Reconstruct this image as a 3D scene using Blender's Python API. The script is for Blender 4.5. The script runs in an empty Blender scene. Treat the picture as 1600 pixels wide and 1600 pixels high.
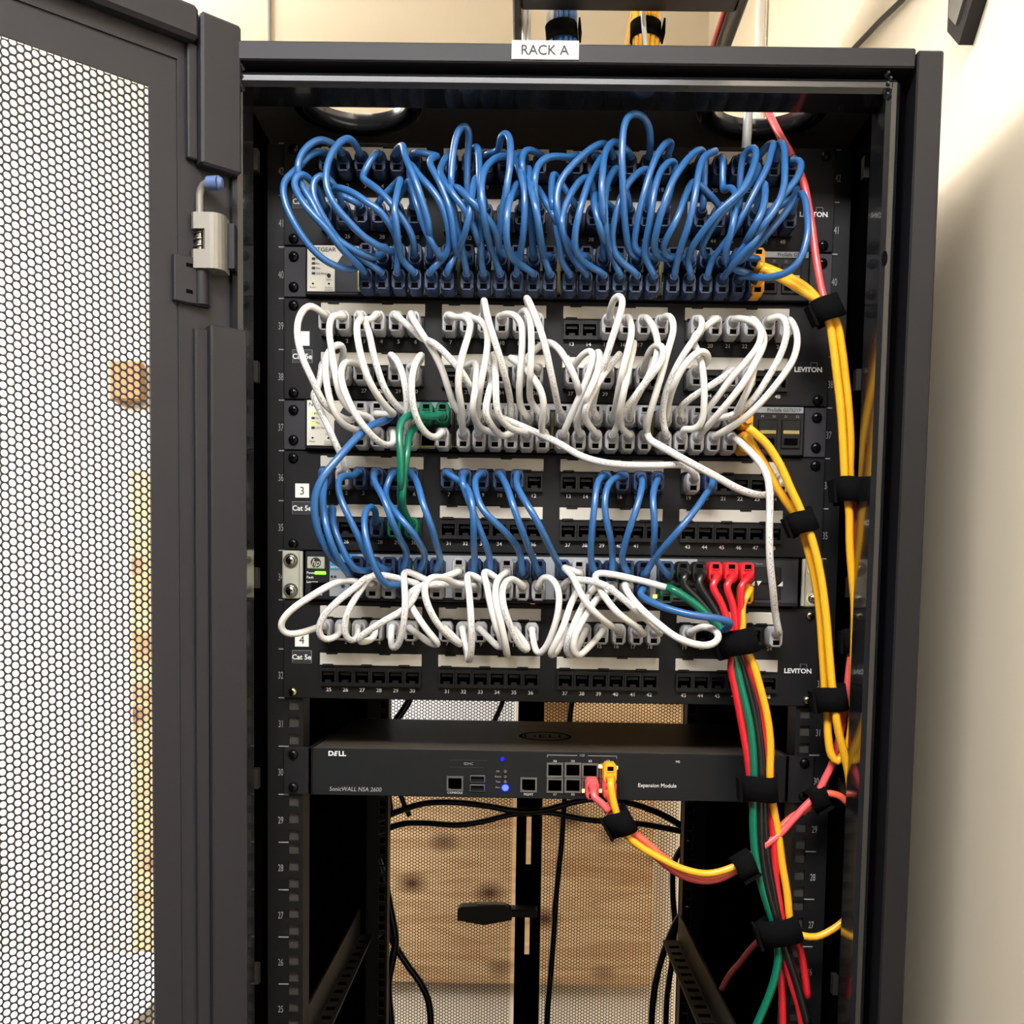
import bpy, math, random
import numpy as np
from mathutils import Vector, Matrix, kdtree
random.seed(7)
SC = bpy.context.scene
COL = SC.collection

# ------------------------------------------------------------------ camera, world, exposure
CAM_POS = np.array([-0.0259, -0.9855, 1.5665])
PITCH, YAW, ROLL, FPX, CX, CY = 0.0719, -0.0084, -0.0158, 1700.0, 800.0, 1066.0
def cam_axes():
    cp, sp = math.cos(PITCH), math.sin(PITCH)
    fwd = np.array([math.sin(YAW)*cp, math.cos(YAW)*cp, -sp]); right = np.array([math.cos(YAW), -math.sin(YAW), 0])
    down = np.cross(fwd, right); c, s = math.cos(ROLL), math.sin(ROLL)
    return np.array([c*right+s*down, -s*right+c*down, fwd])
MR = cam_axes()
cd = bpy.data.cameras.new('camera'); cam = bpy.data.objects.new('camera', cd); COL.objects.link(cam)
cd.sensor_fit = 'HORIZONTAL'; cd.sensor_width = 36; cd.lens = FPX/1600*36; cd.shift_y = (CY-800)/1600
cd.clip_start = .02
m = Matrix.Identity(4)
for i in range(3):
    m[i][0] = MR[0][i]; m[i][1] = -MR[1][i]; m[i][2] = -MR[2][i]; m[i][3] = CAM_POS[i]
cam.matrix_world = m
SC.camera = cam
wd = bpy.data.worlds.new('world'); SC.world = wd; wd.use_nodes = True
wd.node_tree.nodes['Background'].inputs[0].default_value = (.9, .85, .78, 1)
wd.node_tree.nodes['Background'].inputs[1].default_value = .05
vs = SC.view_settings; vs.view_transform = 'Standard'; vs.look = 'None'; vs.gamma = 1; vs.use_curve_mapping = False
vs.exposure = 0.0
LAMP_FRONT, LAMP_REAR = 40.0, 32.0      # strength of the ceiling lamps' diffusers
SC.cycles.use_denoising = True
SC.cycles.max_bounces = 8

def ray(px, py): return MR.T @ np.array([(px-CX)/FPX, (py-CY)/FPX, 1.])
def at(px, py, y):                      # the point of the plane y = const that the photograph shows there
    d = ray(px, py); return CAM_POS + d*((y-CAM_POS[1])/d[1])
def atz(px, py, z):
    d = ray(px, py); return CAM_POS + d*((z-CAM_POS[2])/d[2])
def atx(px, py, x):
    d = ray(px, py); return CAM_POS + d*((x-CAM_POS[0])/d[0])
U = .04445
def uz(u): return .1+(u-1)*U            # bottom of rack unit u

# ------------------------------------------------------------------ materials
def lin(c): return tuple(((v/255)/12.92 if v/255 <= .04045 else ((v/255+.055)/1.055)**2.4) for v in c)
MATS = {}
def mat(name, rgb, rough=.5, metal=0, var=.08, nscale=40, bump=0, spec=.5, emit=None, estr=0, coat=0):
    if name in MATS: return MATS[name]
    M = bpy.data.materials.new(name); M.use_nodes = True; nt = M.node_tree; b = nt.nodes['Principled BSDF']
    c = lin(rgb)
    b.inputs['Roughness'].default_value = rough; b.inputs['Metallic'].default_value = metal
    b.inputs['Specular IOR Level'].default_value = spec; b.inputs['Coat Weight'].default_value = coat
    if var > 0:
        tc = nt.nodes.new('ShaderNodeTexCoord'); no = nt.nodes.new('ShaderNodeTexNoise'); no.inputs['Scale'].default_value = nscale
        no.inputs['Detail'].default_value = 3
        nt.links.new(tc.outputs['Object'], no.inputs['Vector'])
        mx = nt.nodes.new('ShaderNodeMix'); mx.data_type = 'RGBA'
        mx.inputs[6].default_value = tuple(v*(1-var) for v in c)+(1,); mx.inputs[7].default_value = tuple(min(1, v*(1+var)) for v in c)+(1,)
        nt.links.new(no.outputs['Fac'], mx.inputs[0]); nt.links.new(mx.outputs[2], b.inputs['Base Color'])
        if bump:
            bp = nt.nodes.new('ShaderNodeBump'); bp.inputs['Strength'].default_value = bump; bp.inputs['Distance'].default_value = .001
            nt.links.new(no.outputs['Fac'], bp.inputs['Height']); nt.links.new(bp.outputs[0], b.inputs['Normal'])
    else: b.inputs['Base Color'].default_value = c+(1,)
    if emit:
        b.inputs['Emission Color'].default_value = lin(emit)+(1,); b.inputs['Emission Strength'].default_value = estr
    MATS[name] = M; return M
mat('powder_black', (24, 23, 26), .5, nscale=300, bump=.05, spec=.3)
mat('door_grey', (35, 34, 39), .55, nscale=300, bump=.05, spec=.35)
mat('gloss_black', (26, 27, 29), .18, nscale=30, coat=.4)
mat('rail_black', (14, 14, 16), .5, nscale=200, spec=.3)
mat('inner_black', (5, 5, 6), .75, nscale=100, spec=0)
mat('roof_black', (92, 90, 86), .5, nscale=60)
mat('side_brown', (40, 37, 34), .5, nscale=60)
mat('backing_grey', (58, 56, 52), .5)
mat('block_tan', (150, 108, 62), .6)
mat('slide_grey', (30, 28, 26), .5)
mat('panel_black', (15, 15, 17), .55, nscale=200, bump=.04, spec=.25)
mat('jack_black', (13, 14, 15), .5, spec=.3)
mat('void_black', (5, 5, 6), .9, spec=.05, var=0)
mat('strip_white', (200, 195, 184), .6, nscale=90)
mat('print_white', (225, 225, 222), .6, var=0)
mat('print_grey', (150, 150, 150), .6, var=0)
mat('print_black', (30, 30, 32), .6, var=0)
mat('switch_grey', (48, 48, 53), .5, nscale=100, spec=.3)
mat('switch_dark', (20, 20, 23), .5, spec=.3)
mat('plate_cream', (226, 222, 208), .5)
mat('shield_metal', (150, 140, 90), .35, .8)
mat('port_metal', (150, 150, 150), .3, .9)
mat('bracket_metal', (196, 196, 180), .35, .35, nscale=60)
mat('chrome', (205, 205, 195), .18, 1, nscale=30)
mat('brass_zinc', (190, 185, 140), .22, 1)
mat('dark_screw', (30, 30, 32), .25, .7)
mat('die_cast', (122, 119, 111), .5, .45, nscale=80)
mat('spring_steel', (150, 146, 138), .25, 1)
mat('blue_cap', (84, 104, 150), .45)
mat('hp_grey', (150, 156, 160), .5)
mat('hp_blue', (70, 140, 190), .5)
mat('label_paper', (240, 238, 226), .6, nscale=60)
mat('velcro_black', (9, 9, 10), .95, nscale=600, bump=.4, spec=.1)
mat('rubber_black', (16, 16, 18), .45)
mat('led_green', (120, 230, 60), .4, var=0, emit=(110, 255, 40), estr=3)
mat('led_lime', (200, 240, 80), .4, var=0, emit=(200, 255, 70), estr=2.0)
mat('led_yellow', (250, 240, 140), .4, var=0, emit=(255, 240, 120), estr=2.5)
mat('led_blue', (60, 70, 255), .4, var=0, emit=(20, 30, 255), estr=22)
mat('led_blue_dim', (20, 20, 120), .4, var=0, emit=(20, 20, 255), estr=.7)
mat('wall_cream', (243, 229, 203), .75, var=.02, nscale=3)
mat('wall_grey', (118, 114, 108), .8, var=.02, nscale=3)
mat('ceiling_white', (225, 222, 214), .8, var=.02)
mat('floor_tile', (70, 68, 66), .4, var=.1, nscale=4)
mat('white_paint', (246, 246, 244), .5, var=.02)
mat('diffuser', (255, 250, 240), .5, var=0)
CABC = dict(blue=(44, 94, 150), white=(214, 212, 207), yellow=(236, 172, 34), red=(206, 32, 44), green=(0, 104, 78), coral=(248, 104, 78), pink=(232, 88, 92), black=(20, 20, 22), grey=(150, 150, 145), maroon=(120, 50, 48), orange=(235, 150, 40))
for k, v in CABC.items(): mat('cable_'+k, v, .3, var=.03, nscale=20, coat=.15)
mat('boot_blue', (27, 48, 84), .45); mat('boot_white', (166, 165, 166), .4); mat('boot_yellow', (238, 168, 40), .45)
mat('boot_red', (214, 32, 44), .45); mat('boot_green', (0, 110, 80), .45); mat('boot_black', (18, 18, 20), .5); mat('boot_pink', (236, 92, 96), .45)

def printed_white():                    # white jacket with a line of fine print along it
    M = bpy.data.materials.new('cable_white_printed'); M.use_nodes = True; nt = M.node_tree; b = nt.nodes['Principled BSDF']
    b.inputs['Roughness'].default_value = .3; b.inputs['Coat Weight'].default_value = .15
    uv = nt.nodes.new('ShaderNodeUVMap'); sep = nt.nodes.new('ShaderNodeSeparateXYZ'); nt.links.new(uv.outputs[0], sep.inputs[0])
    def mth(op, a, v=None):
        n = nt.nodes.new('ShaderNodeMath'); n.operation = op
        for i, x in enumerate((a, v)):
            if x is None: continue
            if isinstance(x, (int, float)): n.inputs[i].default_value = x
            else: nt.links.new(x, n.inputs[i])
        return n.outputs[0]
    # u 0..1 round the jacket, v metres along it
    band = mth('LESS_THAN', mth('ABSOLUTE', mth('SUBTRACT', sep.outputs[0], .5)), .075)
    comb = nt.nodes.new('ShaderNodeCombineXYZ'); nt.links.new(mth('MULTIPLY', sep.outputs[1], 520), comb.inputs[0]); nt.links.new(mth('MULTIPLY', sep.outputs[0], 16), comb.inputs[1])
    no = nt.nodes.new('ShaderNodeTexNoise'); no.inputs['Scale'].default_value = 1; no.inputs['Detail'].default_value = 1; nt.links.new(comb.outputs[0], no.inputs['Vector'])
    ink = mth('MULTIPLY', band, mth('GREATER_THAN', no.outputs['Fac'], .56))
    mx = nt.nodes.new('ShaderNodeMix'); mx.data_type = 'RGBA'; nt.links.new(ink, mx.inputs[0])
    mx.inputs[6].default_value = lin(CABC['white'])+(1,); mx.inputs[7].default_value = lin((150, 150, 158))+(1,)
    nt.links.new(mx.outputs[2], b.inputs['Base Color']); MATS['cable_white_printed'] = M
printed_white()
def plywood():
    M = bpy.data.materials.new('plywood'); M.use_nodes = True; nt = M.node_tree; b = nt.nodes['Principled BSDF']; b.inputs['Roughness'].default_value = .65
    tc = nt.nodes.new('ShaderNodeTexCoord')
    mp = nt.nodes.new('ShaderNodeMapping'); mp.inputs['Scale'].default_value = (1.2, 1, 9); nt.links.new(tc.outputs['Object'], mp.inputs[0])
    no = nt.nodes.new('ShaderNodeTexNoise'); no.inputs['Scale'].default_value = 3; no.inputs['Detail'].default_value = 6; no.inputs['Distortion'].default_value = 1.2; nt.links.new(mp.outputs[0], no.inputs['Vector'])
    cr = nt.nodes.new('ShaderNodeValToRGB'); e = cr.color_ramp.elements
    e[0].position = .3; e[0].color = lin((190, 146, 100))+(1,); e[1].position = .62; e[1].color = lin((220, 186, 140))+(1,)
    nt.links.new(no.outputs['Fac'], cr.inputs[0])
    out = cr.outputs[0]
    mp2 = nt.nodes.new('ShaderNodeMapping'); mp2.inputs['Scale'].default_value = (4.6, 1, 6.5); nt.links.new(tc.outputs['Object'], mp2.inputs[0])
    vo = nt.nodes.new('ShaderNodeTexVoronoi'); vo.inputs['Scale'].default_value = 1.4; vo.inputs['Randomness'].default_value = 1; nt.links.new(mp2.outputs[0], vo.inputs['Vector'])
    kr = nt.nodes.new('ShaderNodeValToRGB'); k = kr.color_ramp.elements
    k[0].position = .04; k[0].color = (1, 1, 1, 1); k[1].position = .30; k[1].color = (0, 0, 0, 1); nt.links.new(vo.outputs['Distance'], kr.inputs[0])
    mx = nt.nodes.new('ShaderNodeMix'); mx.data_type = 'RGBA'; nt.links.new(kr.outputs[0], mx.inputs[0]); nt.links.new(out, mx.inputs[6]); mx.inputs[7].default_value = lin((96, 60, 36))+(1,)
    nt.links.new(mx.outputs[2], b.inputs['Base Color']); MATS['plywood'] = M
plywood()

# ------------------------------------------------------------------ mesh builder
class MB:
    def __init__(s): s.v = []; s.f = []; s.mi = []; s.sm = []; s.mats = []; s.uv = None
    def _m(s, mt):
        if mt not in s.mats: s.mats.append(mt)
        return s.mats.index(mt)
    def add(s, V, F, mt, smooth=False):
        o = len(s.v); k = s._m(mt); s.v += [tuple(map(float, p)) for p in V]
        for f in F: s.f.append(tuple(i+o for i in f)); s.mi.append(k); s.sm.append(smooth)
        return s
    def box(s, x0, x1, y0, y1, z0, z1, mt, c=0):
        if x0 > x1: x0, x1 = x1, x0
        if y0 > y1: y0, y1 = y1, y0
        if z0 > z1: z0, z1 = z1, z0
        c = min(c, (x1-x0)*.45, (y1-y0)*.45, (z1-z0)*.45)
        if c <= 0:
            V = [(x, y, z) for x in (x0, x1) for y in (y0, y1) for z in (z0, z1)]
            return s.add(V, [(0, 1, 3, 2), (4, 6, 7, 5), (0, 4, 5, 1), (2, 3, 7, 6), (0, 2, 6, 4), (1, 5, 7, 3)], mt)
        V = []; idx = {}
        L = ((x0, x1), (y0, y1), (z0, z1))
        for a in (0, 1):
            for b in (0, 1):
                for d in (0, 1):
                    for ax in range(3):
                        p = []
                        for i, q in enumerate((a, b, d)):
                            w = L[i][q]
                            if i != ax: w += c if q == 0 else -c
                            p.append(w)
                        idx[(a, b, d, ax)] = len(V); V.append(p)
        F = []
        for ax in range(3):
            o1, o2 = [i for i in range(3) if i != ax]
            for sd in (0, 1):
                q = []
                for (p1, p2) in ((0, 0), (1, 0), (1, 1), (0, 1)):
                    k = [0, 0, 0]; k[ax] = sd; k[o1] = p1; k[o2] = p2; q.append(idx[tuple(k)+(ax,)])
                F.append(q)
            for p1 in (0, 1):
                for p2 in (0, 1):
                    k0 = [0, 0, 0]; k0[o1] = p1; k0[o2] = p2; k1 = k0[:]; k1[ax] = 1
                    F.append([idx[tuple(k0)+(o1,)], idx[tuple(k0)+(o2,)], idx[tuple(k1)+(o2,)], idx[tuple(k1)+(o1,)]])
        for a in (0, 1):
            for b in (0, 1):
                for d in (0, 1): F.append([idx[(a, b, d, 0)], idx[(a, b, d, 1)], idx[(a, b, d, 2)]])
        cen = np.array([(x0+x1)/2, (y0+y1)/2, (z0+z1)/2]); G = []
        for f in F:
            P = np.array([V[i] for i in f]); n = np.cross(P[1]-P[0], P[2]-P[0])
            G.append(f if np.dot(n, P.mean(0)-cen) > 0 else f[::-1])
        return s.add(V, G, mt)
    def prism(s, poly, y0, y1, mt, smooth=False):          # polygon in (x, z), front at y0 (towards the viewer), back at y1
        n = len(poly); V = [(x, y0, z) for x, z in poly]+[(x, y1, z) for x, z in poly]
        a = sum(poly[i][0]*poly[(i+1) % n][1]-poly[(i+1) % n][0]*poly[i][1] for i in range(n))
        fr = list(range(n)); bk = [i+n for i in range(n)][::-1]
        sd = [(i, i+n, (i+1) % n+n, (i+1) % n) for i in range(n)]
        if a < 0: fr = fr[::-1]; bk = bk[::-1]; sd = [q[::-1] for q in sd]
        s.add(V, [fr, bk], mt); o = len(s.v)-2*n; k = s._m(mt)
        for q in sd: s.f.append(tuple(i+o for i in q)); s.mi.append(k); s.sm.append(smooth)
        return s
    def cyl(s, p0, p1, r0, mt, r1=None, n=14, cap=True):
        p0 = np.array(p0, float); p1 = np.array(p1, float); r1 = r0 if r1 is None else r1
        d = p1-p0; d = d/np.linalg.norm(d); a = np.array([0, 0, 1.]) if abs(d[2]) < .9 else np.array([1., 0, 0])
        u = np.cross(d, a); u /= np.linalg.norm(u); w = np.cross(d, u)
        V = []; 
        for (p, r) in ((p0, r0), (p1, r1)):
            for i in range(n):
                t = 2*math.pi*i/n; V.append(p+r*(math.cos(t)*u+math.sin(t)*w))
        s.add(V, [(i, (i+1) % n, (i+1) % n+n, i+n) for i in range(n)], mt, True)
        if cap: s.add(V[:n], [list(range(n))[::-1]], mt); s.add(V[n:], [list(range(n))], mt)
        return s
    def tube(s, P, r, mt, n=10, cap=True, uv=False):
        P = np.asarray(P, float); T = np.gradient(P, axis=0); T /= np.linalg.norm(T, axis=1)[:, None]+1e-12
        u = np.cross(T[0], (0, 0, 1.)); 
        if np.linalg.norm(u) < 1e-3: u = np.cross(T[0], (1., 0, 0))
        u /= np.linalg.norm(u); fr = []
        for t in T:
            u = u-t*np.dot(u, t); u /= np.linalg.norm(u)+1e-12; fr.append((u, np.cross(t, u)))
        m_ = len(P); V = []
        for p, (a, b) in zip(P, fr):
            for i in range(n):
                t = 2*math.pi*i/n; V.append(p+r*(math.cos(t)*a+math.sin(t)*b))
        F = [(j*n+i, j*n+(i+1) % n, (j+1)*n+(i+1) % n, (j+1)*n+i) for j in range(m_-1) for i in range(n)]
        s.add(V, F, mt, True)
        if uv:
            L = np.concatenate([[0], np.cumsum(np.linalg.norm(np.diff(P, axis=0), axis=1))])
            # put u=.5 on the side that faces the viewer
            k0 = 0; c0 = -9
            mid = m_//2
            for i in range(n):
                t = 2*math.pi*i/n; q = -(math.cos(t)*fr[mid][0][1]+math.sin(t)*fr[mid][1][1])
                if q > c0: c0 = q; k0 = i
            s.uv = []
            for j in range(m_-1):
                for i in range(n):
                    a = ((i-k0+n//2) % n)/n; b = a+1/n
                    s.uv += [(a, L[j]), (b, L[j]), (b, L[j+1]), (a, L[j+1])]
        if cap:
            o = len(s.v)-n*m_; k = s._m(mt)
            s.f.append(tuple(o+i for i in range(n))[::-1]); s.mi.append(k); s.sm.append(False)
            s.f.append(tuple(o+(m_-1)*n+i for i in range(n))); s.mi.append(k); s.sm.append(False)
            if uv: s.uv += [(0, 0)]*(2*n)
        return s
    def text(s, txt, x, y, z, h, mt, sx=1., align='c', e1=(1, 0, 0), e2=(0, 0, 1), bold=0., shear=0., glyph=None):
        V, F, w = text_mesh(txt, bold, shear)
        k = h/.72; e1 = np.array(e1, float); e2 = np.array(e2, float); o = np.array((x, y, z), float)
        off = {'c': w/2, 'l': 0, 'r': w}[align]
        s.add([o+e1*((p[0]-off)*k*sx)+e2*(p[1]-.36)*k for p in V], F, mt); return s
    def mesh(s, name):
        me = bpy.data.meshes.new(name); me.from_pydata(s.v, [], s.f)
        for k in s.mats: me.materials.append(MATS[k])
        me.polygons.foreach_set('material_index', s.mi); me.polygons.foreach_set('use_smooth', s.sm)
        if s.uv:
            l = me.uv_layers.new(name='UVMap'); l.data.foreach_set('uv', np.array(s.uv, 'f').ravel())
        me.update(); return me
    def build(s, name, parent=None, origin=None, label=None):
        o0 = np.array(parent['_o']) if (origin is None and parent is not None) else np.array(origin if origin is not None else (0, 0, 0), float)
        s.v = [tuple(np.array(p)-o0) for p in s.v] if np.abs(o0).sum() > 0 else s.v
        return link(name, s.mesh(name), parent, label, o0)
def catmull(P, step=.0035):
    P = np.asarray(P, float); P = np.vstack([2*P[0]-P[1], P, 2*P[-1]-P[-2]]); out = []
    for i in range(1, len(P)-2):
        p0, p1, p2, p3 = P[i-1:i+3]; d = np.linalg.norm(p2-p1)
        t0 = 0; t1 = t0+max(np.linalg.norm(p1-p0), 1e-5)**.5; t2 = t1+max(d, 1e-5)**.5; t3 = t2+max(np.linalg.norm(p3-p2), 1e-5)**.5
        for t in np.linspace(t1, t2, max(2, int(d/step)+1), endpoint=False):
            A1 = (t1-t)/(t1-t0)*p0+(t-t0)/(t1-t0)*p1; A2 = (t2-t)/(t2-t1)*p1+(t-t1)/(t2-t1)*p2; A3 = (t3-t)/(t3-t2)*p2+(t-t2)/(t3-t2)*p3
            B1 = (t2-t)/(t2-t0)*A1+(t-t0)/(t2-t0)*A2; B2 = (t3-t)/(t3-t1)*A2+(t-t1)/(t3-t1)*A3
            out.append((t2-t)/(t2-t1)*B1+(t-t1)/(t2-t1)*B2)
    out.append(P[-2]); return np.array(out)
_tm = {}
def text_mesh(txt, bold=0., shear=0.):
    k = (txt, bold, shear)
    if k not in _tm:
        cu = bpy.data.curves.new('lettering', 'FONT'); cu.body = txt; cu.size = 1; cu.offset = bold; cu.resolution_u = 3; cu.shear = shear
        ob = bpy.data.objects.new('lettering', cu); me = bpy.data.meshes.new_from_object(ob)
        V = np.array([v.co[:] for v in me.vertices]).reshape(-1, 3)[:, :2]; F = [tuple(p.vertices) for p in me.polygons]
        w = 0
        if len(V): V[:, 0] -= V[:, 0].min(); w = V[:, 0].max()
        # the front faces the viewer
        G = []
        for f in F:
            a = V[list(f)]; ar = np.sum(a[:, 0]*np.roll(a[:, 1], -1)-np.roll(a[:, 0], -1)*a[:, 1]); G.append(f if ar > 0 else f[::-1])
        bpy.data.objects.remove(ob); bpy.data.curves.remove(cu); bpy.data.meshes.remove(me)
        _tm[k] = (V, G, w)
    return _tm[k]
def link(name, data, parent=None, label=None, org=(0, 0, 0)):
    o = bpy.data.objects.new(name, data); COL.objects.link(o)
    if parent is not None: o.parent = parent
    o['_o'] = [float(a) for a in org] if parent is None else list(parent['_o'])
    if parent is None: o.location = [float(a) for a in org]
    if label: o['label'] = label
    return o
def tag(o, label, cat, group=None):
    o['label'] = label; o['category'] = cat
    if group: o['group'] = group
    return o
def thing(name, loc, label, cat, group=None):
    o = link(name, None, None, None, loc); o.empty_display_size = .05; return tag(o, label, cat, group)
def struct(name, mb):
    o = mb.build(name); o['kind'] = 'structure'; return o
def piece(name, me, parent, off, rz=0, label=None):    # a copy of a shared mesh, offset from its parent's origin
    o = link(name, me, parent, label); o.location = off; o.rotation_euler = (0, 0, rz); return o

# ------------------------------------------------------------------ the room
WX, WB = .375, 1.58                      # right wall, back wall
RX, RY = -3.2, -4.2
struct('wall_right', MB().box(WX, WX+.1, RY, WB+.1, 0, 3.0, 'wall_cream'))
struct('wall_back', MB().box(RX, WX, WB, WB+.1, 0, 3.0, 'wall_cream'))
struct('wall_left', MB().box(RX-.1, RX, RY, WB+.1, 0, 3.0, 'wall_grey'))
struct('wall_front', MB().box(RX, WX, RY-.1, RY, 0, 3.0, 'wall_grey'))
struct('ceiling', MB().box(RX-.1, WX+.1, RY-.1, WB+.1, 3.0, 3.1, 'ceiling_white'))
struct('floor', MB().box(RX-.1, WX+.1, RY-.1, WB+.1, -.1, 0, 'floor_tile'))
def ceiling_lamp(x, y, lx, ly, strength, label, housing=True):
    M = bpy.data.materials.new('lit_diffuser'); M.use_nodes = True; b = M.node_tree.nodes['Principled BSDF']
    b.inputs['Base Color'].default_value = (.9, .9, .88, 1); b.inputs['Emission Color'].default_value = lin((250, 249, 250))+(1,); b.inputs['Emission Strength'].default_value = strength
    MATS['lit_%g_%g' % (x, y)] = M
    t = thing('ceiling_lamp', (x, y, 2.74), label, 'ceiling light', 'hanging fluorescent lights')
    f = MB(); w = .03
    for a in ((x-lx/2, x+lx/2, y-ly/2, y-ly/2+w), (x-lx/2, x+lx/2, y+ly/2-w, y+ly/2), (x-lx/2, x-lx/2+w, y-ly/2+w, y+ly/2-w), (x+lx/2-w, x+lx/2, y-ly/2+w, y+ly/2-w)):
        f.box(a[0], a[1], a[2], a[3], 2.70, 2.76, 'white_paint')
    f.build('lamp_frame', t)
    MB().box(x-lx/2+w, x+lx/2-w, y-ly/2+w, y+ly/2-w, 2.705, 2.709 if housing else 2.75, 'lit_%g_%g' % (x, y)).build('diffuser', t)
    if housing: MB().box(x-lx/2+.004, x+lx/2-.004, y-ly/2+.004, y+ly/2-.004, 2.76, 2.79, 'white_paint', .01).build('housing', t)
    for sx in (-1, 1): MB().cyl((x+sx*lx*.35, y, 2.75), (x+sx*lx*.35, y, 3.0), .005, 'chrome', n=8).build('hanging_rod', t)
ceiling_lamp(-.30, -1.30, 1.2, .6, LAMP_FRONT, 'hanging fluorescent panel in front of the rack, above the camera')
ceiling_lamp(-2.0, .65, 1.7, 1.0, LAMP_REAR, 'hanging fluorescent panel at the left, behind the open mesh door', False)
board = MB().box(at(206, 1000, WB-.02)[0], at(1022, 1300, WB-.02)[0], WB-.02, WB-.001, .66, 1.86, 'plywood')
tag(board.build('plywood_backboard'), 'knotty plywood board on the back wall behind the rack', 'board')

# wall things behind the rack and beside it
bx = MB().box(-.36, -.03, WB-.12, WB-.021, 1.29, 1.62, 'white_paint', .006)
tag(bx.build('wall_box'), 'white wall box on plywood, seen through mesh above the lowest black appliance', 'box')
bx = MB().box(.09, .34, WB-.10, WB-.021, 1.30, 1.56, 'plywood', .004)
tag(bx.build('cardboard_box'), 'tan carton against plywood, right of the white wall box', 'carton')
t = thing('low_cabinet', (-1.25, WB-.25, 0), 'low white cabinet behind the open mesh door, at lower left', 'cabinet')
MB().box(-1.75, -.80, WB-.45, WB-.03, 0, .70, 'white_paint', .004).build('body', t)
MB().box(-1.76, -.79, WB-.47, WB-.028, .70, .725, 'white_paint', .006).build('top', t)
for i, xx in enumerate((-1.74, -1.27)): MB().box(xx, xx+.455, WB-.465, WB-.45, .06, .685, 'white_paint', .004).build('cabinet_door', t)
tag(MB().box(-.985, -.91, WB-.03, WB-.001, 2.02, 2.11, 'block_tan', .004).build('wall_block'), 'small tan block on the wall, seen through the mesh door', 'wall block')
tag(MB().cyl((at(421, 30, WB-.006)[0], WB-.006, 1.9), (at(421, 30, WB-.006)[0], WB-.006, 3.0), .004, 'cable_grey').build('thin_conduit'), 'thin grey vertical wire on the back wall above the rack, left', 'conduit')
CY_ = atx(1188, 40, WX-.012)[1]; mb_ = MB().cyl((WX-.012, CY_, .0), (WX-.012, CY_, 3.0), .0085, 'white_paint')
tag(mb_.build('white_conduit'), 'white vertical conduit on the right wall behind the cable ladder', 'conduit')
c = [atx(px, py, WX-.006) for px, py in ((1300, 112), (1340, 70), (1375, 33), (1410, 0), (1450, -45))]
tag(MB().tube(c, .0032, 'rubber_black').build('wall_cable'), 'thin black cable running diagonally across the right wall above the rack', 'cable')
c = atx(1523, 8, WX)
t = thing('wall_bracket', (WX, c[1], c[2]), 'black pointed bracket with grey plate and bolt on right wall', 'bracket')
def hexp(mb, y, z, w, h, x0, x1, mt):   # plate with pointed ends lying on the right wall
    P = [(y-w, z-h), (y, z-h-w*.9), (y+w, z-h), (y+w, z+h), (y, z+h+w*.9), (y-w, z+h)]
    V = [(x0, a, b) for a, b in P]+[(x1, a, b) for a, b in P]; n = 6
    mb.add(V, [list(range(n))[::-1], [i+n for i in range(n)]]+[(i, (i+1) % n, (i+1) % n+n, i+n) for i in range(n)], mt)
b = MB(); hexp(b, c[1], c[2]+.006, .030, .014, WX-.013, WX, 'powder_black'); b.build('base_plate', t)
b = MB(); hexp(b, c[1]+.003, c[2]+.012, .018, .012, WX-.0155, WX-.013, 'die_cast'); b.build('face_plate', t)
MB().cyl((WX-.0155, c[1]+.003, c[2]+.018), (WX-.022, c[1]+.003, c[2]+.018), .006, 'dark_screw', n=6).build('bolt', t)

# cable ladder above the rack with two tied cable bundles on it
LZ = 2.30
t = thing('cable_ladder', (.14, .6, LZ), 'black cable ladder running from above the rack to the back wall', 'cable tray')
LXa, LXb = atz(808, 40, LZ-.02)[0], atz(1149, 40, LZ-.02)[0]
for x in (LXa, LXb): MB().box(x-.005, x+.005, .10, WB-.002, LZ-.02, LZ+.03, 'powder_black', .002).build('stringer', t)
RY0 = atz(980, 7, LZ-.016)[1]
for y in (RY0, RY0+.3, RY0+.6, RY0+.9): MB().box(LXa+.005, LXb-.005, y-.016, y+.016, LZ-.016, LZ-.002, 'powder_black', .002).build('rung', t)
VY = RY0+.05
def bundle(name, px, n, r, colr, label, extra, seed):    # along the ladder from the wall, then straight down into the rack
    rnd = random.Random(seed); x = at(px, 40, VY)[0]
    t = thing(name, (x, VY, LZ), label, 'cable bundle')
    R = 0; pos = [(0, 0)]
    while len(pos) < n:
        R += 1
        for i in range(6*R): pos.append((2.0*r*R*math.cos(i*math.pi/3/R), 2.0*r*R*math.sin(i*math.pi/3/R)))
    pos = pos[:n]; rad = max(math.hypot(*p) for p in pos)+r; zc = LZ+.001+rad
    def path(a, b_, a1=0):
        q = .034; P = [(x+a, y, zc+b_) for y in np.linspace(WB-.005, VY+q, 12)]
        P += [(x+a, VY+q-(q+b_)*math.sin(k), zc-q+(q+b_)*math.cos(k)) for k in np.linspace(.2, 1.4, 7)]
        P += [(x+a+a1*(zc-q-z)/.2, VY-b_, z) for z in np.linspace(zc-q, 2.0048, 8)]
        return catmull(P, .012)
    for a, b_ in pos:
        MB().tube(path(a, b_), r, 'cable_'+colr, 8).build('cable', t)
    for a, b_, a1 in extra: MB().tube(path(a, b_, a1), r*.9, 'cable_white', 8).build('cable', t, label='white cable')
    return t, x, rad
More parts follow.
